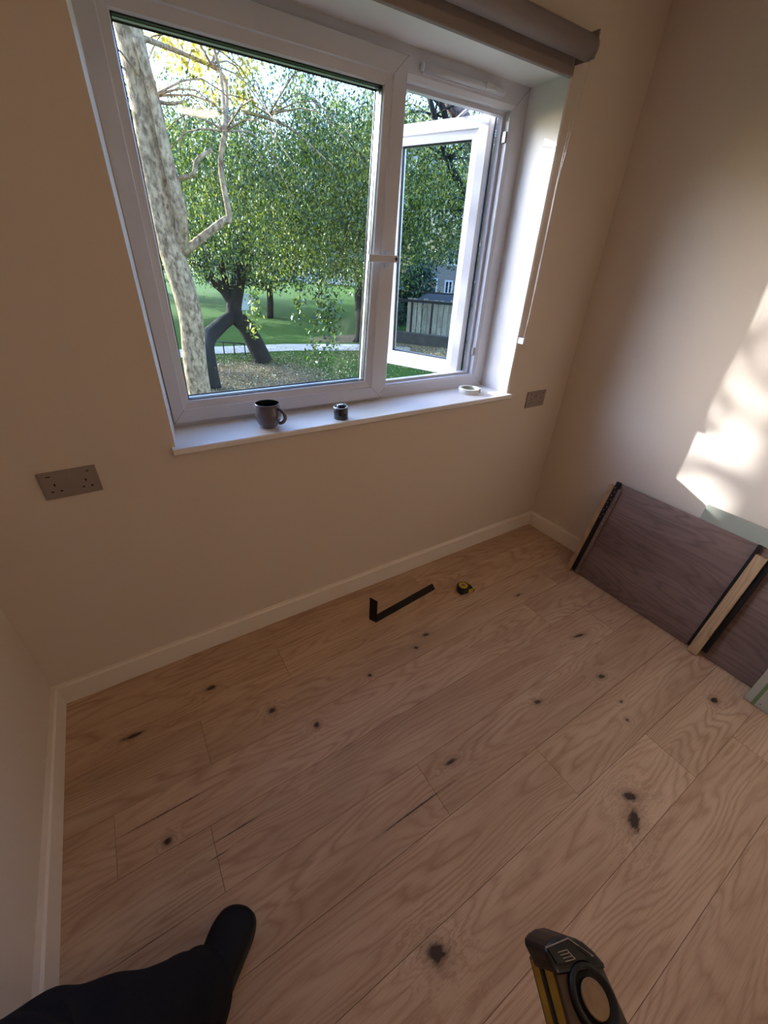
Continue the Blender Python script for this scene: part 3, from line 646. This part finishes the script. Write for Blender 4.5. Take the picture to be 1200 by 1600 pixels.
# ================================================================ OUTSIDE
GZ = -2.8
def gnd():
    t = NT('lawn_ground'); p = t.pos()
    n = t.noise(p, 1.6, 6, 0.6); n2 = t.noise(p, 9, 4, 0.6)
    c = t.ramp(n2, [(0.3, _lin((38, 66, 22))), (0.6, _lin((72, 102, 34))), (0.8, _lin((112, 130, 52)))])
    sep = t.n.new('ShaderNodeSeparateXYZ'); t.link(p, sep.inputs[0])
    dirt = t.ramp(n2, [(0.3, _lin((92, 74, 54))), (0.7, _lin((150, 130, 98)))])
    def blob(x, y, rx, ry, rot=0.0):
        ca, sa = math.cos(rot), math.sin(rot)
        dx = t.math('SUBTRACT', sep.outputs[0], x); dy = t.math('SUBTRACT', sep.outputs[1], y)
        a = t.math('DIVIDE', t.math('ADD', t.math('MULTIPLY', dx, ca), t.math('MULTIPLY', dy, sa)), rx); bb = t.math('DIVIDE', t.math('SUBTRACT', t.math('MULTIPLY', dy, ca), t.math('MULTIPLY', dx, sa)), ry)
        return t.math('SUBTRACT', 1.35, t.math('ADD', t.math('ADD', t.math('MULTIPLY', a, a), t.math('MULTIPLY', bb, bb)), t.math('MULTIPLY', n, 0.7)), clamp=True)
    m_ = t.math('MAXIMUM', blob(4.4, 15.2, 4.0, 4.0), blob(14.5, 22.5, 4.2, 1.8, -0.1))
    m_ = t.math('MAXIMUM', m_, blob(17, 17.5, 5.0, 3.2, -0.7))
    c = t.mix(t.math('MULTIPLY', m_, 1.6, clamp=True), c, dirt)
    t.link(c, t.b.inputs['Base Color']); t.b.inputs['Roughness'].default_value = 1.0; t.b.inputs['Specular IOR Level'].default_value = 0.1
    return t.m
mb = MB(); N = 24
gx = [-70 + 190 * i / N for i in range(N + 1)]; gy = [0.6 + 150 * i / N for i in range(N + 1)]
mb.add([(x, y, GZ + 0.0) for y in gy for x in gx], [(j * (N + 1) + i, j * (N + 1) + i + 1, (j + 1) * (N + 1) + i + 1, (j + 1) * (N + 1) + i) for j in range(N) for i in range(N)])
struct(mb.build('ground_lawn', gnd(), recalc=False), 'green lawn outside with leaf litter under the trees')
# footpath
pp = [at_z(250, 556, GZ), at_z(330, 548, GZ), at_z(450, 543, GZ), at_z(560, 543, GZ), at_z(640, 548, GZ)]
mb = MB(); L_ = [p + Vector((0, 0, .02)) for p in pp]; dirs = [(L_[min(i + 1, 4)] - L_[max(i - 1, 0)]).normalized() for i in range(5)]
sd2 = [Vector((-d.y, d.x, 0)) * 0.95 for d in dirs]
mb.add([p - s_ for p, s_ in zip(L_, sd2)] + [p + s_ for p, s_ in zip(L_, sd2)], [(i, i + 1, 6 + i, 5 + i) for i in range(4)])
struct(mb.build('footpath', plain('gravel_path', (212, 200, 182), 0.9, var=0.15, scale=6), recalc=False), 'pale footpath crossing the lawn outside')

# --- leaves as real little blades
NPR = np.random.default_rng(11)
def leaves(name, C, size, mat, parent, down=0.5, aspect=2.2):
    n_ = len(C); C = np.asarray(C, dtype=np.float64)
    d = NPR.normal(size=(n_, 3)); d[:, 2] -= down * 1.5; d /= np.linalg.norm(d, axis=1)[:, None]
    w_ = np.cross(d, NPR.normal(size=(n_, 3))); w_ /= np.linalg.norm(w_, axis=1)[:, None]
    s_ = (size * NPR.uniform(0.65, 1.35, n_))[:, None]
    L2 = d * s_ / 2; W2 = w_ * s_ / aspect / 2
    V = np.stack([C - L2, C + W2 - L2 * .1, C + L2, C - W2 - L2 * .1], axis=1).reshape(-1, 3)
    me = bpy.data.meshes.new(name); me.vertices.add(n_ * 4); me.vertices.foreach_set('co', V.ravel().astype(np.float32))
    me.loops.add(n_ * 4); me.loops.foreach_set('vertex_index', np.arange(n_ * 4, dtype=np.int32))
    me.polygons.add(n_); me.polygons.foreach_set('loop_start', np.arange(n_, dtype=np.int32) * 4); me.polygons.foreach_set('loop_total', np.full(n_, 4, dtype=np.int32))
    at_ = me.attributes.new('leaf_id', 'FLOAT', 'FACE'); at_.data.foreach_set('value', NPR.uniform(0, 100, n_).astype(np.float32))
    me.materials.append(mat); me.update(); me.validate()
    o = bpy.data.objects.new(name, me); COL.objects.link(o); o['kind'] = 'stuff'
    if parent: local(o, parent)
    return o
def crown(cen, rad, nclu, per, spread, hang=0.0, shell=0.5):
    """clustered leaf centres in an ellipsoid; hang > 0 makes drooping strands"""
    cen = np.array(cen); rad = np.array(rad)
    d = NPR.normal(size=(nclu, 3)); d /= np.linalg.norm(d, axis=1)[:, None]
    c = cen + d * rad * (NPR.uniform(shell ** 3, 1, nclu) ** (1 / 3))[:, None]
    k = np.repeat(c, per, axis=0); n_ = len(k)
    if hang:
        hl = np.repeat(NPR.uniform(0.4, 1, nclu) * hang, per); tt = NPR.uniform(0, 1, n_)
        k[:, 2] -= hl * tt; sway = np.repeat(NPR.normal(size=(nclu, 2)) * .12, per, axis=0) * (tt * hl)[:, None]
        k[:, :2] += sway + NPR.normal(size=(n_, 2)) * spread
        k[:, 2] += NPR.normal(size=n_) * spread * .5
    else: k = k + NPR.normal(size=(n_, 3)) * spread
    return k
def limb(mb, pts, r0, r1, n=8, k=5, wob=0.0):
    P = catmull([tuple(p) for p in pts], k); m = len(P)
    P = [Vector(p) + Vector((random.uniform(-wob, wob), random.uniform(-wob, wob), 0)) for p in P]
    mb.tube(P, [r0 + (r1 - r0) * (i / (m - 1)) for i in range(m)], n)
random.seed(4)
def twigs(mb, starts, n_, length, r, droop=0.4):
    for i in range(n_):
        s_ = Vector(random.choice(starts)); a = random.uniform(0, 2 * math.pi); l = length * random.uniform(.5, 1.2); e = random.uniform(-.1, .5)
        p1 = s_ + Vector((math.cos(a) * l * .5, math.sin(a) * l * .5, l * e * .6)); p2 = s_ + Vector((math.cos(a) * l, math.sin(a) * l, l * (e - droop)))
        limb(mb, [s_, p1, p2], r, r * .25, 5, 3)

# big pale tree close to the window
T = at_dist(268, 400, 7.0)
t1 = tag(empty('tree', (T.x, T.y, GZ)), 'thick pale scaly barked tree trunk close outside the left pane', 'tree')
lo_ = T.copy(); lo_.z = GZ
mb = MB(); q1 = at_dist(310, 600, 7.0); q2 = at_dist(262, 370, 7.0); q3 = at_dist(238, 250, 7.0); q4 = at_dist(205, 60, 7.0)
base = q1.copy(); base.z = GZ
topp = q4 + Vector((-.2, 0, 2.2))
limb(mb, [base, q1, at_dist(297, 490, 7.0), q2, q3, q4, topp], 0.172, 0.13, 20, 10)
local(mb.build('trunk', M['bark_pale']), t1)
mb = MB()
limb(mb, [at_dist(282, 400, 7), at_dist(315, 372, 6.95), at_dist(350, 345, 6.9), at_dist(358, 338, 6.9), at_dist(345, 260, 6.9), at_dist(352, 205, 6.8)], .055, .03, 10, 6)
limb(mb, [at_dist(285, 395, 7), at_dist(282, 330, 6.8), at_dist(262, 250, 6.8), at_dist(240, 150, 6.8), at_dist(215, 60, 6.8)], .085, .05, 10, 6)
limb(mb, [at_dist(266, 285, 7), at_dist(282, 278, 6.9), at_dist(302, 272, 6.8), at_dist(308, 250, 6.8), at_dist(330, 235, 6.9)], .032, .02, 8, 5)
limb(mb, [at_dist(235, 155, 7), at_dist(262, 162, 6.9), at_dist(285, 160, 6.8)], .024, .014, 8, 4)
limb(mb, [at_dist(380, 175, 9), at_dist(420, 185, 9), at_dist(460, 205, 9), at_dist(520, 260, 9)], .03, .012, 6, 4)
limb(mb, [at_dist(225, 60, 7), at_dist(300, 90, 9), at_dist(350, 120, 9), at_dist(352, 205, 7)], .03, .03, 6, 4)
limb(mb, [at_dist(330, 60, 8), at_dist(345, 120, 8), at_dist(352, 205, 6.9)], .015, .03, 6, 4)
twigs(mb, [at_dist(352, 205, 7), at_dist(240, 150, 7), at_dist(330, 100, 8), at_dist(300, 60, 8), at_dist(420, 180, 9)], 40, 1.5, .014)
local(mb.build('branches', M['bark_pale']), t1)
def hem(P, z, soft=.25): return P[P[:, 2] > z + np.abs(NPR.normal(size=len(P))) * soft]
L1 = crown((4.7, 8.6, 3.4), (3.4, 2.2, 1.5), 760, 95, .085, 1.9, 0.1)
L1b = crown((6.8, 8.2, 3.2), (2.4, 2.0, 1.5), 520, 90, .085, 1.9, 0.1)
L1c = crown((2.9, 9.4, 4.1), (1.3, 1.5, .9), 60, 40, .12, .9, 0.1)
LL1 = hem(np.vstack([L1, L1b, L1c]), .55, .35); rt_ = np.degrees(np.arctan2(LL1[:, 0] - CAM.x, LL1[:, 1] - CAM.y)) > 32; LL1 = LL1[~rt_ | (LL1[:, 2] > 1.35 + np.abs(NPR.normal(size=len(LL1))) * .2)]
az_ = np.degrees(np.arctan2(LL1[:, 0] - CAM.x, LL1[:, 1] - CAM.y)); el_ = np.degrees(np.arctan2(LL1[:, 2] - CAM.z, np.hypot(LL1[:, 0] - CAM.x, LL1[:, 1] - CAM.y)))
# the crown thins out towards its upper left edge
LL1 = LL1[NPR.uniform(0, 1, len(LL1)) < np.clip(1.15 - (el_ - 6) / 9 * np.clip((24 - az_) / 10, 0, 1), .12, 1)]
leaves('foliage', LL1, .062, M['leaf_a'], t1, 1.0, 2.6)
yl = crown(tuple(at_dist(330, 75, 9)), (.7, .7, .5), 22, 40, .12, .3, .1)
leaves('yellow_foliage', yl, .085, M['leaf_y'], t1, .5)
hs = []
for (u_, v0, v1, d_) in ((520, 450, 560, 8.5), (496, 490, 560, 8.5), (528, 470, 545, 8.6), (400, 455, 520, 9), (470, 440, 500, 9), (505, 440, 500, 8.8), (512, 470, 500, 8.4)):
    a_, b_ = at_dist(u_, v0, d_), at_dist(u_ - 6, v1, d_)
    tt = NPR.uniform(0, 1, 130)[:, None]; hs.append(np.array(a_) * (1 - tt) + np.array(b_) * tt + NPR.normal(size=(130, 3)) * .07)
leaves('hanging_strand', np.vstack(hs), .085, M['leaf_a'], t1, 0.6)

# dark forked tree standing like an A on the lawn
bR = at_z(412, 566, GZ); dF = math.hypot(bR.x - CAM.x, bR.y - CAM.y)
bL = at_z(330, 606, GZ)
t2 = tag(empty('tree', (bR.x, bR.y, GZ)), 'dark leaning tree with two splayed trunks on the lawn', 'tree')
J = at_dist(366, 487, dF); dL = math.hypot(bL.x - CAM.x, bL.y - CAM.y)
mb = MB(); limb(mb, [bR, at_dist(400, 540, dF), at_dist(385, 512, dF), J, at_dist(372, 440, dF), at_dist(375, 400, dF), at_dist(380, 340, dF), at_dist(390, 270, dF)], .42, .18, 12, 6)
local(mb.build('trunk', M['bark_dark']), t2)
mb = MB(); limb(mb, [bL, at_dist(322, 560, dL + .3), at_dist(324, 530, (dL + dF) / 2), at_dist(345, 508, dF - .5), J, at_dist(352, 455, dF), at_dist(325, 430, dF), at_dist(300, 380, dF), at_dist(285, 330, dF)], .36, .14, 12, 6)
local(mb.build('trunk', M['bark_dark']), t2)
mb = MB(); limb(mb, [J, at_dist(352, 440, dF), at_dist(340, 390, dF), at_dist(320, 350, dF)], .15, .08, 8, 4)
limb(mb, [at_dist(372, 440, dF), at_dist(392, 400, dF), at_dist(430, 350, dF)], .12, .05, 8, 4); limb(mb, [at_dist(380, 340, dF), at_dist(420, 280, dF), at_dist(470, 240, dF)], .12, .05, 8, 4)
limb(mb, [at_dist(378, 370, dF), at_dist(450, 330, dF), at_dist(520, 310, dF + 1)], .09, .04, 8, 4)
twigs(mb, [at_dist(390, 300, dF), at_dist(300, 380, dF), at_dist(430, 330, dF), at_dist(500, 300, dF)], 40, 3.0, .04)
local(mb.build('branches', M['bark_dark']), t2)
F = np.vstack([crown((6.5, 19.5, 3.4), (4.5, 3.5, 3.0), 700, 55, .2, 2.4, .1), crown((11.0, 17.0, 3.4), (3.5, 3.0, 2.8), 520, 55, .2, 2.4, .1)])
leaves('foliage', hem(F, .1, .5), .14, M['leaf_b'], t2, .6)

# dark straight trunk beside the mullion
bd_ = at_z(563, 533, GZ); dd = math.hypot(bd_.x - CAM.x, bd_.y - CAM.y)
t3 = tag(empty('tree', (bd_.x, bd_.y, GZ)), 'straight dark trunked tree beside the window mullion, behind the path', 'tree')
mb = MB(); limb(mb, [bd_, at_dist(564, 500, dd), at_dist(562, 440, dd), at_dist(570, 360, dd), at_dist(578, 250, dd)], .36, .24, 12, 6)
limb(mb, [bd_ + Vector((-.6, -.3, 0.02)), bd_ + Vector((-.2, -.1, .25)), at_dist(564, 505, dd)], .10, .28, 8, 4)
local(mb.build('trunk', M['bark_dark']), t3)
mb = MB(); limb(mb, [at_dist(576, 360, dd), at_dist(620, 300, dd), at_dist(690, 200, dd)], .16, .06, 8, 4); limb(mb, [at_dist(576, 360, dd), at_dist(530, 300, dd), at_dist(500, 230, dd)], .15, .05, 8, 4)
twigs(mb, [at_dist(620, 300, dd), at_dist(530, 300, dd), at_dist(690, 200, dd)], 24, 4.0, .05)
local(mb.build('branches', M['bark_dark']), t3)
F = np.vstack([crown((16.0, 23.5, 4.6), (5.5, 4.5, 4.2), 900, 50, .3, 2.6, .2)])
leaves('foliage', hem(F, 1.0, .6), .19, M['leaf_c'], t3, .5)

# brown trunk behind the open casement's hinge side
tb = at_dist(752, 560, 11.5); t4 = tag(empty('tree', (tb.x, tb.y, GZ)), 'brown barked tree seen in the gap beside the open casement', 'tree')
mb = MB(); b0 = tb.copy(); b0.z = GZ; limb(mb, [b0, tb, at_dist(760, 480, 11.5), at_dist(772, 400, 11.5), at_dist(770, 330, 11.5), at_dist(745, 230, 11.3), at_dist(700, 150, 11)], .30, .14, 14, 6)
local(mb.build('trunk', M['bark_brown']), t4)
mb = MB(); limb(mb, [at_dist(770, 330, 11.5), at_dist(735, 310, 11.2), at_dist(700, 250, 11), at_dist(670, 150, 10.8)], .10, .05, 8, 5); limb(mb, [at_dist(772, 400, 11.5), at_dist(730, 330, 11.3), at_dist(650, 345, 11)], .05, .02, 8, 5)
limb(mb, [at_dist(672, 145, 10.8), at_dist(690, 165, 10.9), at_dist(700, 200, 11)], .06, .06, 8, 5)
twigs(mb, [at_dist(700, 250, 11), at_dist(680, 180, 11), at_dist(650, 345, 11)], 30, 1.8, .018)
local(mb.build('branches', M['bark_dark']), t4)
F = np.vstack([crown((9.6, 8.4, 4.0), (2.2, 2.2, 1.6), 340, 90, .1, 2.0, .1)])
leaves('foliage', hem(F, 1.45, .25), .065, M['leaf_a'], t4, 1.0, 2.6)

# trees further off
for i, (u_, d_, rx, h_, mat, lab) in enumerate(((420, 36, 4.0, 9, 'leaf_b', 'tree with a short dark trunk far across the lawn left of centre'), (300, 48, 7, 13, 'leaf_b', 'broad tree far behind the pale trunk at the left of the pane'),
        (500, 55, 9, 14, 'leaf_c', 'broad dark green tree at the far edge of the lawn'), (626, 36, 1.9, 4.6, 'leaf_c', 'bushy tree in front of the pale house at the left of the open casement'), (775, 40, 3.4, 13, 'leaf_b', 'tall tree right of the grey house seen through the casement'))):
    g_ = at_dist(u_, 480, d_); root = tag(empty('tree', (g_.x, g_.y, GZ)), lab, 'tree')
    mb = MB(); limb(mb, [(g_.x, g_.y, GZ), (g_.x + .2, g_.y, GZ + 2), (g_.x, g_.y, GZ + h_ * .6)], .3, .15, 8, 3); local(mb.build('trunk', M['bark_dark']), root)
    lo0 = 2.0 if i != 3 else 0.0
    F = crown((g_.x, g_.y, GZ + lo0 + (h_ - lo0) * .55), (rx, rx, (h_ - lo0) * .5), 420, 40, .45, .8, .3); leaves('foliage', F, .32, M[mat], root, .3)
for (x_, y_, rx, h_, mat, lab) in ((-3, 40, 6, 11, 'leaf_b', 'round crowned tree far to the left beyond the lawn'), (-16, 46, 8, 13, 'leaf_c', 'wide dark tree furthest to the left beyond the lawn'), (4.5, 58, 8, 13, 'leaf_c', 'dark tree at the back of the lawn behind the pale trunk')):
    root = tag(empty('tree', (x_, y_, GZ)), lab, 'tree')
    mb = MB(); limb(mb, [(x_, y_, GZ), (x_ + .2, y_, GZ + 2), (x_, y_, GZ + h_ * .6)], .3, .15, 8, 3); local(mb.build('trunk', M['bark_dark']), root)
    leaves('foliage', crown((x_, y_, GZ + 1.6 + (h_ - 1.6) * .55), (rx, rx, (h_ - 1.6) * .5), 420, 40, .45, .8, .3), .32, M[mat], root, .3)
# crown in front of the sun, left of the view: dapples the light that reaches the room
sc_ = Vector((1.4, 0, 1.55)) - SUNV * 12.5
t5 = tag(empty('tree', (sc_.x - .5, sc_.y + 1, GZ)), 'open crowned tree left of the window, in the path of the sun', 'tree')
mb = MB(); limb(mb, [(sc_.x - .5, sc_.y + 1, GZ), (sc_.x - .4, sc_.y + 1, 1), (sc_.x, sc_.y + .6, 4), (sc_.x + .3, sc_.y + .4, 7)], .26, .10, 12, 5); local(mb.build('trunk', M['bark_pale']), t5)
mb = MB(); twigs(mb, [(sc_.x, sc_.y + .5, 3), (sc_.x, sc_.y + .5, 4.5), (sc_.x, sc_.y + .5, 5.5)], 40, 3.2, .035); local(mb.build('branches', M['bark_pale']), t5)
F = crown((sc_.x, sc_.y, sc_.z + .4), (3.6, 3.0, 2.8), 100, 30, .24, .7, .1); leaves('foliage', F, .15, M['leaf_a'], t5, .5)

# unseen boughs, evergreen and leaf screen, added to shape the room's sky light
def azp(az, d, z): return (CAM.x + .9 - math.sin(math.radians(az)) * d, math.cos(math.radians(az)) * d, z)
ov = crown(azp(40, 6.5, 9.2), (6.0, 4.5, 2.4), 230, 40, .3, .8, .1); leaves('sky_block_foliage', ov, .16, M['leaf_b'], t5, .4)  # overhead leaves added to cut off the upper sky
x_, y_, _z = azp(80, 11, 0)
t6 = tag(empty('tree', (x_, y_, GZ)), 'added evergreen tree out of view at far left, blocking sky light', 'tree')  # added out of view to close the sky at far left
mb = MB(); limb(mb, [(x_, y_, GZ), (x_, y_, 3), (x_, y_, 7)], .22, .08, 10, 4); local(mb.build('trunk', M['bark_dark']), t6)
leaves('foliage', crown((x_, y_, 3.2), (1.9, 1.9, 5.6), 420, 45, .25, .4, .4), .2, M['leaf_c'], t6, .3)
hp = []
for a_ in np.linspace(20, 84, 900):
    x_, y_, _z = azp(a_, 19, 0); hp.append((x_ + NPR.normal() * .4, y_ + NPR.normal() * .4, GZ + NPR.uniform(0, 7.2)))
hp = np.repeat(np.array(hp), 26, axis=0) + NPR.normal(size=(900 * 26, 3)) * .35
hr = tag(empty('sky_block_hedge', azp(52, 19, GZ)), 'added tall leaf screen out of view at left, blocking low sky light', 'sky_block_hedge'); leaves('foliage', hp, .24, M['leaf_c'], hr, .2)  # unseen row of leaves added to hold back low sky light

# low hooped path railing
ra, rb_ = at_z(318, 551, GZ), at_z(384, 556, GZ)
fr_ = tag(empty('railing', (ra.x, ra.y, GZ)), 'low black metal railing along the pale path behind the forked tree', 'railing')
d = rb_ - ra
local(MB().tube([ra + Vector((0, 0, .55)), rb_ + Vector((0, 0, .55))], .03, 6).build('rail', M['blackmetal']), fr_)
for i in range(5):
    p = ra + d * (i / 4); local(MB().tube([p, p + Vector((0, 0, .56))], .03, 6).build('post', M['blackmetal']), fr_)
# white notice board
sg_ = at_z(388, 492, GZ); s1_ = tag(empty('notice_board', (sg_.x, sg_.y, GZ)), 'small white notice board on the far lawn behind the forked tree', 'sign')
local(MB().box(sg_.x - .55, sg_.x + .55, sg_.y - .03, sg_.y + .03, GZ + .35, GZ + 1.5).build('panel', M['white']), s1_)
for k in (-.45, .45): local(MB().box(sg_.x + k - .04, sg_.x + k + .04, sg_.y + .03, sg_.y + .1, GZ, GZ + 1.5).build('post', M['steel']), s1_)

# timber fence with rails, low wall in front of it
def fence_run(p0, p1, h_, name, label, cat, bw=.34, mat=None, z0=GZ):
    root = tag(empty(name, (p0.x, p0.y, z0)), label, cat); d = Vector((p1.x - p0.x, p1.y - p0.y, 0)); L = d.length; e = d / L; nn_ = Vector((e.y, -e.x, 0))
    if nn_.y > 0: nn_ = -nn_
    k = int(L / bw); rr = random.Random(3); me_ = None
    for i in range(k):
        o_ = Vector((0, 0, 0))
        if me_ is None:
            q = MB().obox((0, 0, 0), e * (bw * .84), nn_ * .03, (0, 0, h_)).build('board', mat, bevel=.004, seg=1); me_ = q.data
        else:
            q = bpy.data.objects.new('board', me_); COL.objects.link(q)
        q.location = Vector((p0.x, p0.y, z0)) + e * (i * bw) + nn_ * rr.uniform(0, .05); q.scale = (1, 1, rr.uniform(.97, 1.03)); local(q, root)
    for zz in (.25, .8):
        local(MB().obox(Vector((p0.x, p0.y, z0 + h_ * zz)) - nn_ * .01, e * L, -nn_ * .05, (0, 0, .09)).build('rail', mat), root)
    return root
fm = wood('weathered_fence', (150, 140, 118), (196, 186, 160), (88, 78, 62), 0.9, rot=(2, 0, 1))
w0 = at_z(634, 527, GZ); w1 = at_z(716, 536, GZ)
fence_run(w0, w1, 2.3, 'timber_fence', 'weathered pale board fence beyond the dark low wall', 'fence', mat=fm)
v0 = at_z(612, 534, GZ); v1 = at_z(716, 547, GZ)
d = (v1 - v0); nn_ = Vector((d.y, -d.x, 0)).normalized()
tag(MB().obox(v0, d, nn_ * -.35, (0, 0, .62)).build('low_wall', plain('dark_stone_wall', (84, 78, 70), .9, var=.3, scale=3), bevel=.02), 'dark low retaining wall in front of the board fence', 'wall')
# fallen leaves under the forked tree
n_ = 9000; px_ = np.column_stack([NPR.normal(5.0, 2.6, n_), NPR.normal(15.6, 2.6, n_), np.full(n_, GZ + .025)])
px2 = np.column_stack([NPR.normal(14.6, 1.9, 5000), NPR.normal(18.0, 1.9, 5000), np.full(5000, GZ + .025)])
px2 = px2[(px2[:, 0] * .35 + px2[:, 1] * .94) < (v0.x * .35 + v0.y * .94) - 1.6]
fl_ = leaves('fallen_leaves', np.vstack([px_, px2]), .09, M['leaf_fall'], None, 0.0); tag(fl_, 'brown fallen leaves scattered on the ground under the trees', 'leaves')

# dark garden frame in front of the fence
pg = tag(empty('pergola', w0), 'dark timber posts and beams of a garden frame in front of the board fence', 'pergola')
ep = Vector((w1.x - w0.x, w1.y - w0.y, 0)).normalized(); fp = Vector((ep.y, -ep.x, 0)); fp = fp if fp.y < 0 else -fp
dk = plain('dark_timber', (52, 44, 38), .85, var=.2, scale=4)
for k_ in (0.4, 1.7, 3.3, 6.0): local(MB().obox(Vector((w0.x, w0.y, GZ)) + ep * k_ + fp * .45, ep * .11, fp * .11, (0, 0, 2.15)).build('post', dk), pg)
for z_ in (2.12, 2.62): local(MB().obox(Vector((w0.x, w0.y, GZ + z_)) + ep * -.4 + fp * (.42 if z_ < 2.5 else -.3), ep * 9, fp * .12, (0, 0, .14 if z_ < 2.5 else .08)).build('beam', dk), pg)
bu = at_dist(613, 500, 29.5); bh = tag(empty('bush', (bu.x, bu.y, GZ)), 'dark ivy covered bush at the left end of the board fence', 'bush')
leaves('foliage', crown((bu.x, bu.y, GZ + 1.25), (.85, .85, 1.1), 130, 40, .12, .2, .3), .12, M['leaf_c'], bh, .3)
# shed roof over the fence
sh = tag(empty('shed', (w0.x + 2, w0.y + 3, GZ)), 'dark roofed timber lean-to shed behind the board fence', 'shed')
e = Vector((w1.x - w0.x, w1.y - w0.y, 0)).normalized(); bk = Vector((-e.y, e.x, 0))
if bk.y < 0: bk = -bk
s0 = Vector((w0.x, w0.y, GZ)) + e * .6 + bk * 1.6
local(MB().obox(s0, e * 11, bk * 2.6, (0, 0, 2.0)).build('shed_wall', fm), sh)
local(MB().obox(s0 + Vector((0, 0, 2.02)) - bk * .5 - e * .5, e * 12, bk * 3.4 + Vector((0, 0, .25)), (0, 0, .14)).build('roof', plain('dark_felt_roof', (48, 46, 48), .8, var=.2, scale=3)), sh)
# houses
def house(u_, v_, d_, wdt_, hgt, mat, label, wins, roofmat):
    g_ = at_dist(u_, v_, d_); g_.z = GZ; root = tag(empty('house', g_), label, 'house')
    face = (CAM - g_); face.z = 0; face.normalize(); face = Matrix.Rotation(math.radians(-12), 3, 'Z') @ face
    e = Vector((-face.y, face.x, 0))
    if e.x < 0: e = -e
    local(MB().obox(g_ - e * wdt_ / 2, e * wdt_, -face * 7, (0, 0, hgt)).build('wall', mat), root)
    a = g_ - e * (wdt_ / 2 + .3) + face * .4 + Vector((0, 0, hgt)); rdg = -face * 3.9 + Vector((0, 0, 2.6))
    local(MB().prism([a, a + rdg, a - face * 7.8], e * (wdt_ + .6)).build('roof', roofmat), root)
    for (s_, z_, w_, hh_) in wins:
        o_ = g_ + e * s_ + face * .02 + Vector((0, 0, z_)); mb = MB()
        t_ = .14
        for (aa, zz, ww, hz) in ((0, 0, w_, t_), (0, hh_ - t_, w_, t_), (0, t_, t_, hh_ - 2 * t_), (w_ - t_, t_, t_, hh_ - 2 * t_), (w_ / 2 - t_ / 2, t_, t_, hh_ - 2 * t_)):
            mb.obox(o_ + e * aa + Vector((0, 0, zz)), e * ww, face * .08, (0, 0, hz))
        f_ = local(mb.build('window_frame', M['upvc']), root); bpy.context.view_layer.update()
        q = MB().obox(o_ + e * t_ + Vector((0, 0, t_)), e * (w_ - 2 * t_), face * .02, (0, 0, hh_ - 2 * t_)).build('pane', plain('dark_pane', (40, 48, 56), .1)); q.parent = f_; q.matrix_parent_inverse = f_.matrix_world.inverted()
grey = plain('grey_pebbledash', (150, 140, 130), .95, var=.1, scale=8); rf = plain('slate_roof', (84, 82, 88), .8, var=.1, scale=3)
house(690, 470, 48, 14, 7.2, grey, 'grey house with white framed windows seen through the open casement', [(-1.75, 1.2, 1.15, 1.7), (.15, 1.5, .85, 1.25), (.2, 4.0, 1.3, 1.2), (-3.8, 4.0, 1.3, 1.2), (3.0, 1.3, 1.2, 1.5), (3.0, 4.0, 1.3, 1.2)], rf)
house(606, 465, 66, 9, 7.4, plain('cream_render', (226, 220, 208), .9, var=.05), 'cream rendered house just right of the window mullion', [(-1.5, 1.2, 1.8, 1.6), (1.6, 4.2, 1.8, 1.6), (-1.5, 4.2, 1.8, 1.6)], rf)
house(520, 455, 85, 22, 6.5, plain('pale_render', (206, 206, 206), .9, var=.05), 'long pale house far behind the lawn', [(-6, 1.2, 2, 1.6), (-1, 1.2, 2, 1.6), (4, 1.2, 2, 1.6), (-6, 4.2, 2, 1.6), (4, 4.2, 2, 1.6)], rf)
